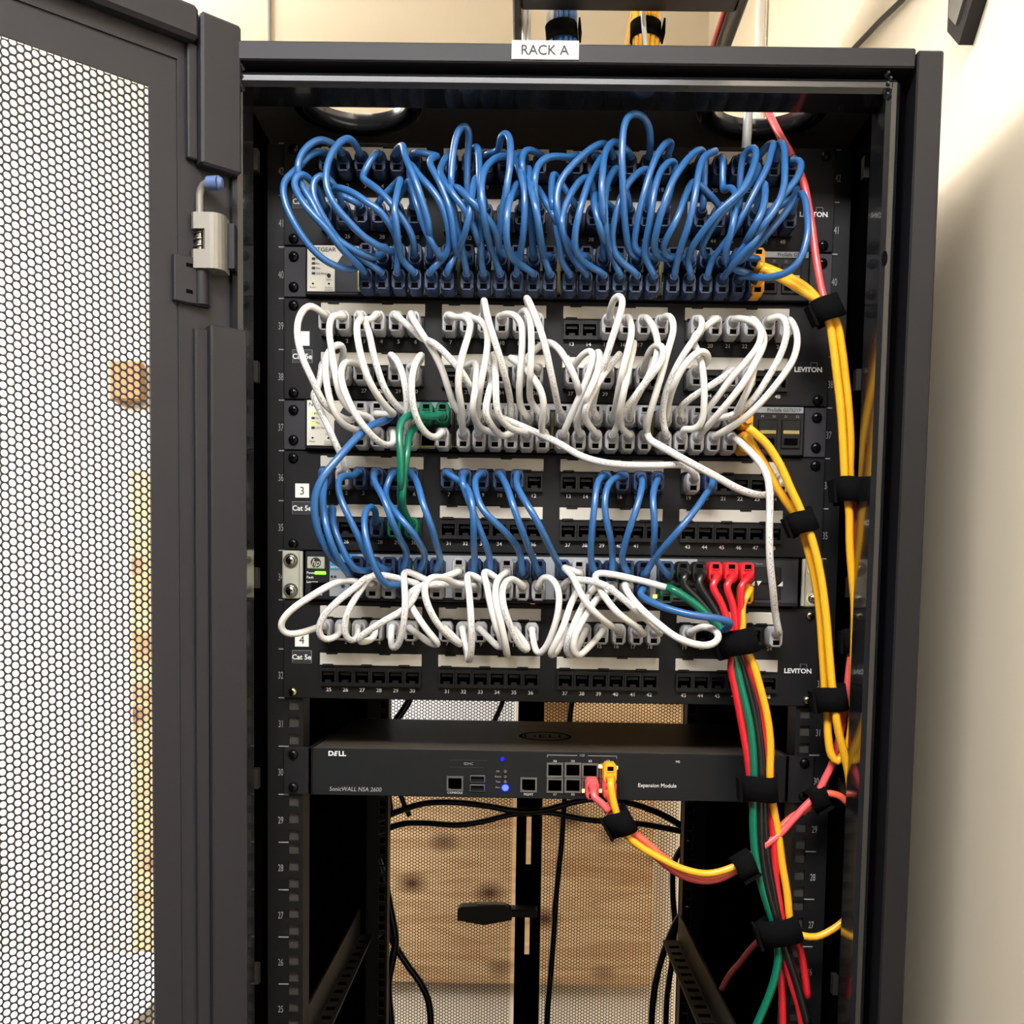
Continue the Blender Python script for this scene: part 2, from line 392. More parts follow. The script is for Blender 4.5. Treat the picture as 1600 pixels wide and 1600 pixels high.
def ring(name, c, ax, L, ra, rb, label, th=.0016, tab=True, up=(0, 0, 1)):   # a strap wound round a bundle
    c = np.array(c, float); ax = np.array(ax, float); ax /= np.linalg.norm(ax)
    u = np.cross(ax, (0, -1., 0)) if abs(ax[1]) < .9 else np.array([1., 0, 0]); u -= ax*np.dot(u, ax); u /= np.linalg.norm(u); w = np.cross(ax, u)
    n = 24; mb = MB(); V = []
    for rr in (0, th):
        for l in (-L/2, L/2):
            for i in range(n):
                a = 2*math.pi*i/n
                rip = 1+.05*math.sin(3*a+L*900)
                V.append(c+ax*(l+.06*L*math.sin(2*a))+u*(ra+rr)*math.cos(a)*rip+w*(rb+rr)*math.sin(a)*rip)
    F = []
    for i in range(n):
        j = (i+1) % n
        F += [(2*n+i, 2*n+j, 3*n+j, 3*n+i), (i, n+i, n+j, j), (i, j, 2*n+j, 2*n+i), (n+i, 3*n+i, 3*n+j, n+j)]
    mb.add(V, F, 'velcro_black', True)
    o = mb.build(name, None, c); tag(o, label, 'cable tie', 'black hook and loop cable ties')
    if tab:
        e = MB(); q = c+u*(ra+th*1.2)
        P = [q-ax*L*.46-w*rb*.9, q-ax*L*.46+w*rb*.6, q+ax*L*.40+w*rb*.6, q+ax*L*.46-w*rb*.9]
        V = P+[p+u*.0022 for p in P]
        e.add(V, [(0, 1, 2, 3), (7, 6, 5, 4), (0, 4, 5, 1), (1, 5, 6, 2), (2, 6, 7, 3), (3, 7, 4, 0)], 'velcro_black'); e.build('strap_end', o)
    return o
t1, bx1, r1 = bundle('blue_cable_bundle', 884, 19, .0029, 'blue', 'tied bundle of blue cables dropping from the cable ladder', [(-.0185, .004, .0), (-.021, -.004, -.006), (-.052, 0, 0), (-.046, .001, 0)], 1)
t2, bx2, r2 = bundle('yellow_cable_bundle', 1010, 19, .0034, 'yellow', 'tied bundle of yellow cables dropping from the cable ladder', [(-.006, .0205, .022)], 2)
ring('cable_tie', (bx1-.004, VY, at(884, 42, VY-.015)[2]), (-.12, 0, 1), .020, r1+.004, r1+.002, 'black strap tying the blue bundle under the cable ladder')
ring('cable_tie', (bx2, VY, at(1010, 40, VY-.015)[2]), (0, 0, 1), .020, r2+.0008, r2+.0005, 'black strap tying the yellow bundle under the cable ladder')
tag(MB().tube([(LXb-.010, y, LZ+.006+.004*math.sin(y*5)) for y in np.linspace(.2, WB-.005, 14)], .0035, 'cable_red').build('red_cable'), 'red cable along the right side of the cable ladder', 'cable')

# ------------------------------------------------------------------ the rack
FY = -.10                               # front of the rack frame; the rails are at y = 0
RB = .97
rack = thing('server_rack', (0, .43, 0), 'tall black server rack with mesh doors, full of network gear', 'rack')
def plate_holes(mb, x0, x1, y0, y1, z0, z1, holes, mt):     # horizontal plate with round holes, one per x-cell
    xs = [x0]+[(holes[i][0]+holes[i+1][0])/2 for i in range(len(holes)-1)]+[x1]; n = 40
    for i, (hx, hy, hr) in enumerate(holes):
        a, b_ = xs[i], xs[i+1]; O = []; I = []
        for k in range(n):
            t_ = 2*math.pi*k/n; c_, s_ = math.cos(t_), math.sin(t_)
            q = min((b_-hx)/c_ if c_ > 1e-9 else 1e9, (a-hx)/c_ if c_ < -1e-9 else 1e9, (y1-hy)/s_ if s_ > 1e-9 else 1e9, (y0-hy)/s_ if s_ < -1e-9 else 1e9)
            O.append((hx+q*c_, hy+q*s_)); I.append((hx+hr*c_, hy+hr*s_))
        # the corners of the cell take the place of the nearest ray
        for cx_, cy_ in ((a, y0), (a, y1), (b_, y0), (b_, y1)):
            an = math.atan2(cy_-hy, cx_-hx) % (2*math.pi); O[int(round(an/(2*math.pi)*n)) % n] = (cx_, cy_)
        V = [(p[0], p[1], z0) for p in O]+[(p[0], p[1], z0) for p in I]+[(p[0], p[1], z1) for p in O]+[(p[0], p[1], z1) for p in I]
        F = []
        for k in range(n):
            j = (k+1) % n; F += [(k, n+k, n+j, j), (2*n+k, 2*n+j, 3*n+j, 3*n+k), (n+k, 3*n+k, 3*n+j, n+j), (k, j, 2*n+j, 2*n+k)]
        mb.add(V, F, mt)
HOLES = [(-.176, -.010, .0415), (.175, -.010, .0415)]
rf = MB(); plate_holes(rf, -.2735, .2735, -.0545, RB, 1.998, 2.0045, HOLES, 'roof_black'); rf.build('roof', rack)
for hx, hy, hr in HOLES:                # raised grommet round each cable hole
    g = MB(); n = 40; V = []
    prof = [(hr-.0006, 2.006), (hr-.0006, 1.9965), (hr+.003, 1.992), (hr+.013, 1.992), (hr+.017, 1.998)]
    for (r_, z_) in prof:
        for k in range(n): V.append((hx+r_*math.cos(2*math.pi*k/n), hy+r_*math.sin(2*math.pi*k/n), z_))
    g.add(V, [(j*n+k, j*n+(k+1) % n, (j+1)*n+(k+1) % n, (j+1)*n+k) for j in range(len(prof)-1) for k in range(n)], 'gloss_black', True); g.build('cable_grommet', rack)
MB().box(-.2735, .2745, FY, -.0545, 1.9895, 2.0045, 'powder_black', .0012).build('top_rail', rack)
# glossy frame tubes round the opening
def rtube(mb, x0, x1, z0, z1, y0, y1, mt, c=.004): mb.box(x0, x1, y0, y1, z0, z1, mt, c)
f = MB(); rtube(f, -.262, .262, 1.9725, 1.9835, FY+.004, -.055, 'gloss_black', .0035); f.box(-.27, .27, FY+.02, -.056, 1.983, 1.99, 'inner_black'); f.build('upper_frame_tube', rack)
for sx in (-1, 1):
    f = MB(); rtube(f, sx*.2545, sx*.2655, .06, 1.9835, FY+.004, -.055, 'gloss_black', .0035); f.box(sx*.265, sx*.2735, FY+.02, -.056, .06, 1.99, 'inner_black')
    if sx > 0: f.prism([(.2575+.0022*math.cos(a), 1.845+.006*math.sin(a)) for a in np.linspace(0, 2*math.pi, 13)[:-1]], FY+.0036, FY+.0045, 'void_black')
    f.build('side_frame_tube', rack)
    # weld bead in the corner
    w = MB(); rr = random.Random(3)
    for k in range(5): w.cyl((sx*(.2545+.002*(k % 2)), FY+.006, 1.970+.004*k), (sx*(.2545+.002*(k % 2)), FY+.002, 1.971+.004*k), .0026, 'gloss_black', .001, 8)
    w.build('weld_bead', rack)
    MB().box(sx*.2758, sx*.2965, FY, RB+.01, .04, 2.003, 'powder_black', .0014).build('side_panel', rack)
    MB().box(sx*.2700, sx*.2755, -.055, RB, .04, 1.995, 'inner_black').build('side_lining', rack)
# floor of the rack, plinth
MB().box(-.2735, .2735, -.06, RB, .04, .06, 'inner_black').build('base', rack)
# mounting rails, unit numbers and ticks
def rail(sx, y, lo, hi, name, face=-1):
    mb = MB(); xo, xi = sx*.2565, sx*.2240; hx0, hx1 = sx*.2280, sx*.2372
    zz0, zz1 = uz(lo), uz(hi+1)
    mb.box(xo, hx1, y, y+.0025, zz0, zz1, 'rail_black'); mb.box(hx0, xi, y, y+.0025, zz0, zz1, 'rail_black')
    zs = []
    for u in range(lo, hi+1):
        for d in (.00635, .02223, .0381): zs.append(uz(u)+d)
    prev = zz0
    for z in zs: mb.box(hx1, hx0, y, y+.0025, prev, z-.0048, 'rail_black'); prev = z+.0048
    mb.box(hx1, hx0, y, y+.0025, prev, zz1, 'rail_black')
    mb.box(xo, sx*.254, y+.0025, y+.05*(-face), zz0, zz1, 'rail_black'); mb.box(xi, sx*.2265, y+.0025, y+.03, zz0, zz1, 'rail_black')
    o = mb.build(name, rack)
    return o
for sx in (-1, 1):
    r = rail(sx, 0, 18, 42, 'front_rail')
    mk = MB()
    for u in range(18, 43):
        zc = uz(u)+U*.5
        mk.text(str(u), sx*.2445, -.0004, zc-.0015, .0066, 'print_grey', .55)
        mk.box(sx*.2410, sx*.2465, -.0004, 0, uz(u)-.0005, uz(u)+.0005, 'print_grey')
        if u < 32: mk.box(sx*.2372, sx*.2465, -.0005, 0, uz(u)-.0005, uz(u)+.0005, 'print_grey')
    mk.box(sx*.2410, sx*.2465, -.0004, 0, uz(43)-.0005, uz(43)+.0005, 'print_grey')
    mk.build('unit_numbers', r)['kind'] = 'stuff'
    MB().box(sx*.2268, sx*.2380, .0035, .0060, uz(18), uz(43), 'backing_grey').build('rail_backing', r)
    rail(sx, .64, 10, 42, 'rear_rail')
    # outer upright behind the frame tube with slots
    pk = MB(); pk.box(sx*.2625, sx*.2698, -.03, .06, .06, 1.97, 'inner_black')
    for u in range(18, 43, 4): pk.box(sx*.2580, sx*.2625, -.0305, -.022, uz(u)+.01, uz(u)+.028, 'side_brown')
    pk.build('corner_post', rack)
bl = MB().prism([(-.2625, 2*.985), (-.2475, 2*.985), (-.2475, 1.665), (-.2625, 1.69)], .012, .016, 'inner_black'); bl.build('side_blank', rack)
b = at(1302, 900, -.02)
# small fastening plates on the uprights
for px, py0, py1, sx in ((375, 860, 926, -1), (1348, 880, 950, 1)):
    p0 = at(px, py0, -.032); p1 = at(px, py1, -.032)
    q = MB().box(p0[0]-.004, p0[0]+.004, -.034, -.030, p1[2], p0[2], 'die_cast', .001); q.cyl((p0[0], -.034, p0[2]-.006), (p0[0], -.036, p0[2]-.006), .0035, 'dark_screw', n=10); q.cyl((p0[0], -.034, p1[2]+.006), (p0[0], -.036, p1[2]+.006), .0035, 'chrome', n=10)
    q.build('fastening_plate', rack)
# name label on the top rail
p = at(852, 78, FY-.001)
n_ = MB().box(p[0]-.0262, p[0]+.0262, FY-.0012, FY, p[2]-.0070, p[2]+.0070, 'label_paper'); n_.text('RACK A', p[0], FY-.0016, p[2], .0076, 'print_black', 1., bold=.012); n_.build('name_label', rack, label='white RACK A label')

# perforated sheet
def perforated(t0, t1, z0, z1, org, e1, nrm, thick, mt, name, parent, pitch=.0059, walls=True):
    org = np.array(org, float); e1 = np.array(e1, float); nrm = np.array(nrm, float)
    cs = pitch*math.sqrt(3)/2; nc = int((t1-t0-pitch)/cs); nr = int((z1-z0-pitch)/pitch)
    A, B = np.meshgrid(np.arange(nc), np.arange(nr), indexing='ij'); A = A.ravel(); B = B.ravel()
    cx_ = t0+pitch*.55+A*cs; cz = z0+pitch*.55+B*pitch+(A % 2)*pitch/2
    k = np.arange(12); an = k*math.pi/6
    Ro = np.where(k % 2 == 0, pitch/math.sqrt(3), pitch/2); ri = pitch*.425
    layers = [(Ro, 0), (np.full(12, ri), 0)]+([(np.full(12, ri), thick)] if walls else [])
    nl = len(layers)*12; N = len(cx_)
    V = np.zeros((N, len(layers), 12, 3))
    for i, (R, d) in enumerate(layers):
        u = cx_[:, None]+R*np.cos(an); z = cz[:, None]+R*np.sin(an)
        V[:, i] = org+u[..., None]*e1+(z[..., None])*np.array([0, 0, 1.])-d*nrm
    j = (k+1) % 12; quads = []
    for i in range(len(layers)-1): quads.append(np.stack([i*12+k, i*12+j, (i+1)*12+j, (i+1)*12+k], 1))
    Q = np.concatenate(quads); F = (np.arange(N)[:, None, None]*nl+Q[None]).reshape(-1, 4)
    o0 = np.array(parent['_o']); V = V.reshape(-1, 3)-o0
    me = bpy.data.meshes.new(name); me.vertices.add(len(V)); me.vertices.foreach_set('co', V.astype('f').ravel())
    me.loops.add(F.size); me.loops.foreach_set('vertex_index', F.astype('i').ravel())
    me.polygons.add(len(F)); me.polygons.foreach_set('loop_start', np.arange(0, F.size, 4, dtype='i'))
    me.materials.append(MATS[mt]); me.update(calc_edges=True); me.validate()
    return link(name, me, parent), (t0, t0+pitch*1.1+(nc-1)*cs, z0, z0+pitch*1.6+(nr-1)*pitch)

# front door, open, hinged at the left
HX, HY = -.280, -.105
E1 = np.array([-math.sin(math.radians(47)), -math.cos(math.radians(47)), 0]); NR = np.array([math.cos(math.radians(47)), -math.sin(math.radians(47)), 0])
ORG = np.array([HX, HY, 0])
def dbox(mb, t0, t1, d0, d1, z0, z1, mt, c=0):         # box in door space: t from the hinge outwards, d towards the viewer
    s = MB().box(t0, t1, d0, d1, z0, z1, mt, c)
    V = [ORG+E1*v[0]+NR*v[1]+np.array([0, 0, v[2]]) for v in s.v]
    mb.add(V, [f[::-1] for f in s.f], mt); return mb
door = MB()
dbox(door, -.024, .0475, -.002, .0004, .10, 2.018, 'door_grey')                 # hinge stile
dbox(door, .0475, .56, -.002, .0004, 1.952, 2.018, 'door_grey')                 # top
dbox(door, .0475, .56, -.002, .0004, .10, .960, 'door_grey')                    # solid below the mesh
dbox(door, .500, .56, -.002, .0004, .960, 1.952, 'door_grey')
dbox(door, .012, .56, 0, .014, 1.992, 2.018, 'door_grey', .003)             # folded rim at the top
dbox(door, .545, .56, 0, .014, .10, 2.018, 'door_grey', .003)
fd = door.build('front_door', rack)
dbox(MB(), .024, .52, 0, .002, 1.9785, 1.9805, 'door_grey').build('mesh_border', fd)
b = MB(); dbox(b, .0235, .0250, 0, .0015, .955, 1.9785, 'door_grey'); b.build('mesh_border', fd)
perforated(.0445, .507, .953, 1.9575, ORG, E1, NR, .0012, 'door_grey', 'perforated_sheet', fd)
b = MB(); dbox(b, -.024, .010, 0, .013, 1.902, 2.016, 'door_grey', .002); dbox(b, .010, .018, 0, .006, 1.906, 1.992, 'door_grey', .001); b.build('upper_channel', fd)
b = MB(); dbox(b, -.030, .0015, 0, .010, .10, 1.783, 'door_grey', .0015); dbox(b, .0015, .0125, 0, .005, .10, 1.779, 'door_grey', .001); b.build('lower_channel', fd)
b = MB(); dbox(b, -.001, .030, 0, .006, 1.796, 1.832, 'door_grey', .001)
for z in (1.8255, 1.8055): dbox(b, .015, .0205, .006, .0062, z-.002, z+.001, 'void_black')
b.build('hinge_leaf', fd)
p = at(311, 455, FY-.012)
MB().cyl((p[0]+.002, p[1], 1.797), (p[0]+.002, p[1], 1.834), .0062, 'powder_black', n=20).build('hinge_knuckle', fd)
# spring hinge housing on the frame
h = MB(); a0 = at(299, 332, FY-.018); a1 = at(349, 420, FY-.018)
x0, x1, z1_, z0_ = a0[0], a1[0], a0[2], a1[2]; yf = FY-.018
zn0, zn1 = at(310, 390, yf)[2], at(310, 358, yf)[2]; xn = at(317, 370, yf)[0]
def dprof(xa, xb, r): return [(xa, 0), (xa+.002, -.002), (xb-r, -.002)]+[(xb-r+r*math.sin(t_), -.002+r-r*math.cos(t_)) for t_ in np.linspace(.3, 1.57, 5)]+[(xb, .018), (xa, .018)]
def vprism(mb, poly, y, z0, z1, mt):
    n = len(poly); V = [(a, y+b_, z0) for a, b_ in poly]+[(a, y+b_, z1) for a, b_ in poly]
    mb.add(V, [list(range(n))[::-1], [i+n for i in range(n)]]+[(i, (i+1) % n, (i+1) % n+n, i+n) for i in range(n)], mt)
vprism(h, dprof(x0, x1, .010), yf, zn1, z1_, 'die_cast'); vprism(h, dprof(x0, x1, .010), yf, z0_, zn0, 'die_cast'); vprism(h, dprof(xn, x1, .010), yf, zn0, zn1, 'die_cast')
hg = h.build('spring_hinge', rack, label='grey die-cast spring hinge')
pz = lambda px, py: at(px, py, yf+.006)
q = pz(312, 330); xx = q[0]
MB().tube([(xx, yf+.006, z0_-.004), (xx, yf+.006, z1_), (xx, yf+.006, pz(312, 305)[2]), (xx+.0008, yf+.006, pz(312, 297)[2]), (xx+.0035, yf+.005, pz(312, 290)[2]), (pz(324, 288)[0], yf+.004, pz(324, 288)[2]), (pz(335, 288)[0], yf+.003, pz(335, 288)[2])], .0031, 'die_cast', 12).build('pin', hg, label='pale bent metal pin')
a0 = pz(324, 288); a1 = pz(350, 289)
cp = MB(); P = [(a0[0], yf+.004, a0[2]), (a0[0]+.001, yf+.004, a0[2]), (a1[0]-.003, yf+.002, a1[2]), (a1[0], yf+.002, a1[2])]
cp.cyl(P[0], P[1], .0036, 'blue_cap', .0052, 16); cp.cyl(P[1], P[2], .0052, 'blue_cap', .0055, 16); cp.cyl(P[2], P[3], .0055, 'blue_cap', .0036, 16); cp.build('pin_cap', hg, label='dusty blue plastic cap')
sp = MB(); T = np.linspace(0, 1, 60); sp.tube(np.stack([xx+.0046*np.cos(T*2*math.pi*3), yf+.006+.0046*np.sin(T*2*math.pi*3), zn0+T*(zn1-zn0)], 1), .0007, 'spring_steel', 6); sp.cyl((xx, yf+.006, zn0), (xx, yf+.006, zn1), .0038, 'spring_steel'); sp.build('spring', hg)
MB().box(x0-.001, HX+.022, yf+.012, FY+.002, z0_+.004, z1_-.004, 'powder_black').build('hinge_mount', rack)

# rear doors, two leaves
RDY = .955
for k, (xa, xb) in enumerate(((-.268, -.030), (.016, .268))):
    d = MB(); st = .0
    d.box(-.2735 if k == 0 else xb, xa if k == 0 else .2735, RDY, RDY+.02, .08, 1.99, 'inner_black')
    if k == 0: d.box(xb, -.012, RDY-.012, RDY+.012, .08, 1.99, 'inner_black', .002)
    else: d.box(-.003, xa, RDY-.012, RDY+.012, .08, 1.99, 'inner_black', .002)
    d.box(xa, xb, RDY, RDY+.002, 1.52, 1.99, 'inner_black'); d.box(xa, xb, RDY, RDY+.002, .08, .70, 'inner_black')
    rd = d.build('rear_door', rack)
    perforated(xa, xb+.001, .695, 1.523, (0, RDY, 0), (1, 0, 0), (0, -1, 0), .001, 'inner_black', 'perforated_sheet', rd, walls=False)
    if k == 0:
        a = at(716, 1424, RDY-.04); b_ = at(800, 1424, RDY-.04)
        h = MB(); h.prism([(a[0], a[2]-.012), (a[0], a[2]+.008), (a[0]+.006, a[2]+.012), (b_[0]-.03, a[2]+.016), (b_[0]-.006, a[2]+.012), (b_[0], a[2]+.004), (b_[0], a[2]-.010), (b_[0]-.05, a[2]-.020)], RDY-.055, RDY-.028, 'rubber_black')
        h.box(b_[0]-.02, b_[0]+.045, RDY-.045, RDY-.012, a[2]-.008, a[2]+.006, 'rubber_black', .002); h.build('door_latch', rd)
        MB().box(b_[0]-.062, b_[0]-.010, RDY-.050, RDY-.032, a[2]+.0142, a[2]+.0165, 'die_cast', .0008).build('latch_plate', rd)
    # cross rods of the lock in the gap between the leaves
cz = MB()
for z0, z1 in ((1.185, 1.53), (1.02, 1.075), (.10, .93)): cz.box(-.0125, -.0025, RDY-.004, RDY+.002, z0, z1, 'inner_black')
cz.box(-.012, .004, RDY-.02, RDY-.012, 1.075, 1.10, 'inner_black'); cz.build('lock_rod', rack)
# slide rails for a deep unit, low in the rack
for sx in (-1, 1):
    xo, xi = (-.268, -.246) if sx < 0 else (.222, .196)
    s = MB(); s.box(xo, xi, .12, .64, 1.056, 1.060, 'slide_grey'); s.box(xo, xo-sx*.003, .12, .64, 1.056, 1.10, 'slide_grey')
    for k in range(16): s.box(xo-sx*.006, xi+sx*.005, .15+.03*k, .16+.03*k, 1.060, 1.0605, 'void_black')
    tag(s.build('slide_rail', None, (xo, .4, 1.06)), 'empty %s-hand slide rail receding low inside the rack' % ('left' if sx < 0 else 'right'), 'rail', 'slide rails low in the rack')

# ------------------------------------------------------------------ patch panels
def jack_mesh(name, w, h, ow, oh, dep, mt='jack_black', rim='jack_black', stem=True):   # frame round a recessed socket, front at y=-dep
    mb = MB(); W, H = w/2, h/2; a, b_ = ow/2, oh/2
    V = [(-W, -dep, -H), (W, -dep, -H), (W, -dep, H), (-W, -dep, H), (-a, -dep, -b_), (a, -dep, -b_), (a, -dep, b_), (-a, -dep, b_), (-a, .0, -b_), (a, .0, -b_), (a, .0, b_), (-a, .0, b_), (-W, 0, -H), (W, 0, -H), (W, 0, H), (-W, 0, H)]
    mb.add(V, [(0, 1, 5, 4), (1, 2, 6, 5), (2, 3, 7, 6), (3, 0, 4, 7)], rim)
    mb.add(V, [(4, 5, 9, 8), (5, 6, 10, 9), (6, 7, 11, 10), (7, 4, 8, 11)], mt); mb.add(V, [(8, 9, 10, 11)], 'void_black')
    mb.add(V, [(0, 12, 13, 1), (1, 13, 14, 2), (2, 14, 15, 3), (3, 15, 12, 0)], rim)
    if stem: mb.box(-a*.45, a*.45, -dep*.9, 0, -b_, -b_+.0022, mt); mb.box(-a*.8, a*.8, -dep*.3, 0, b_-.0035, b_-.001, rim)
    return mb.mesh(name)
JACK = jack_mesh('jack', .0149, .0165, .0117, .0100, .0045)
def clip_strip():
    mb = MB(); mb.box(-.046, .046, -.0012, 0, -.0055, .0055, 'strip_white', .0004); return mb.mesh('label_strip')
STRIP = clip_strip()
CLIPT = MB().box(-.005, .005, -.0022, 0, -.00115, .00115, 'panel_black', .0004).mesh('clip')
CLIPS = [(-.046+.092*r, .00545) for r in (.12, .64)]+[(-.046+.092*r, -.0055) for r in (.08, .46, .83)]
def screw_mesh(name, mt, r=.0045):
    mb = MB(); n = 18; V = []; prof = [(r*1.0, 0), (r*1.0, -.001), (r*.82, -.0024), (r*.45, -.0031), (.0003, -.0033)]
    for (q, y) in prof:
        for k in range(n): V.append((q*math.cos(2*math.pi*k/n), y, q*math.sin(2*math.pi*k/n)))
    mb.add(V, [(j*n+k, j*n+(k+1) % n, (j+1)*n+(k+1) % n, (j+1)*n+k) for j in range(len(prof)-1) for k in range(n)], mt, True)
    mb.box(-r*.5, r*.5, -.0036, -.0030, -.0005, .0005, 'void_black'); mb.box(-.0005, .0005, -.0036, -.0030, -r*.5, r*.5, 'void_black')
    return mb.mesh(name)
SCREW_D = screw_mesh('screw', 'dark_screw'); SCREW_C = screw_mesh('screw', 'chrome'); SCREW_Z = screw_mesh('screw', 'brass_zinc', .0040)
def colx(i): return -.2001+.0152*(i % 6)+.1070*(i//6)
PF = -.004                              # front of the panel faces
ROWZ = (-.0253, -.0680)
PANELS = {}
def patch_panel(idx, top_u, label, digit=None, badge=True, screws=SCREW_D):
    top = uz(top_u+1)-.0004; bot = uz(top_u-1)+.0004; t = thing('patch_bay', (0, PF, (top+bot)/2), label, 'patch panel', '48-jack black patch panels')
    o = np.array((0, PF, (top+bot)/2))
    f = MB(); f.box(-.2413, .2413, PF, -.0005, bot, top, 'panel_black', .0006); f.box(-.222, .222, -.0005, .03, bot+.004, top-.004, 'panel_black')
    f.build('face_plate', t)
    nb = MB()
    for row in (0, 1):
        for i in range(24):
            piece('jack', JACK, t, (colx(i), 0, top+ROWZ[row]-o[2]))
            nb.text(str(1+i+24*row), colx(i), PF-.0004, top+(-.0366 if row == 0 else -.0798), .0034, 'print_white', 1.05, bold=.012)
        for g in range(4):
            q = (-.1621+.107*g, 0, top+(-.0095 if row == 0 else -.0522)-o[2])
            st = piece('label_strip', STRIP, t, q); [piece('clip', CLIPT, st, (cx_, 0, cz_)) for cx_, cz_ in CLIPS]
    nb.build('jack_numbers', t)['kind'] = 'stuff'
    lg = MB(); lz = top-.0560
    lg.text('LEVITON', .2232, PF-.0005, lz, .0042, 'print_white', 1.05, bold=.035)
    lg.box(.2352, .2358, PF-.0005, PF, lz-.002, lz-.0014, 'print_white')
    for a in ((.2252, .2312, .0058, .0061), (.2252, .2255, .0030, .0061), (.2309, .2312, .0030, .0061)): lg.box(a[0], a[1], PF-.0005, PF, lz+a[2], lz+a[3], 'print_grey')
    lg.build('maker_lettering', t)
    for sx in (-1, 1):
        for z in (top-.0064, top-.0381-.0444): piece('screw', screws, t, (sx*.2325, 0, z-o[2]))
    if badge is not None:
        zz = top-.0352; lx = -.2245
        l = MB().box(lx-.0062, lx+.0062, PF-.0008, PF, zz-.0062, zz+.0062, 'label_paper')
        if digit: l.text(digit, lx, PF-.0011, zz, .0072, 'print_black')
        l.build('number_label', t)
        zz -= .0155
        b = MB(); b.box(lx-.0088, lx+.0088, PF-.0006, PF, zz-.0058, zz+.0058, 'print_grey'); b.box(lx-.0085, lx+.0085, PF-.0009, PF, zz-.0055, zz+.0055, 'print_black')
        b.text('Cat 5e', lx, PF-.0012, zz, .0046, 'print_white', 1.0, bold=.02); b.build('category_badge', t)
    PANELS[idx] = top
patch_panel(1, 42, 'topmost black patch panel, crowded with blue cables')
patch_panel(2, 39, 'black patch panel with white cables, second from the top')
patch_panel(3, 36, 'black patch panel labelled 3 with blue cables looping down', '3')
patch_panel(4, 33, 'black patch panel labelled 4, lowest of the panels', '4', screws=SCREW_Z)

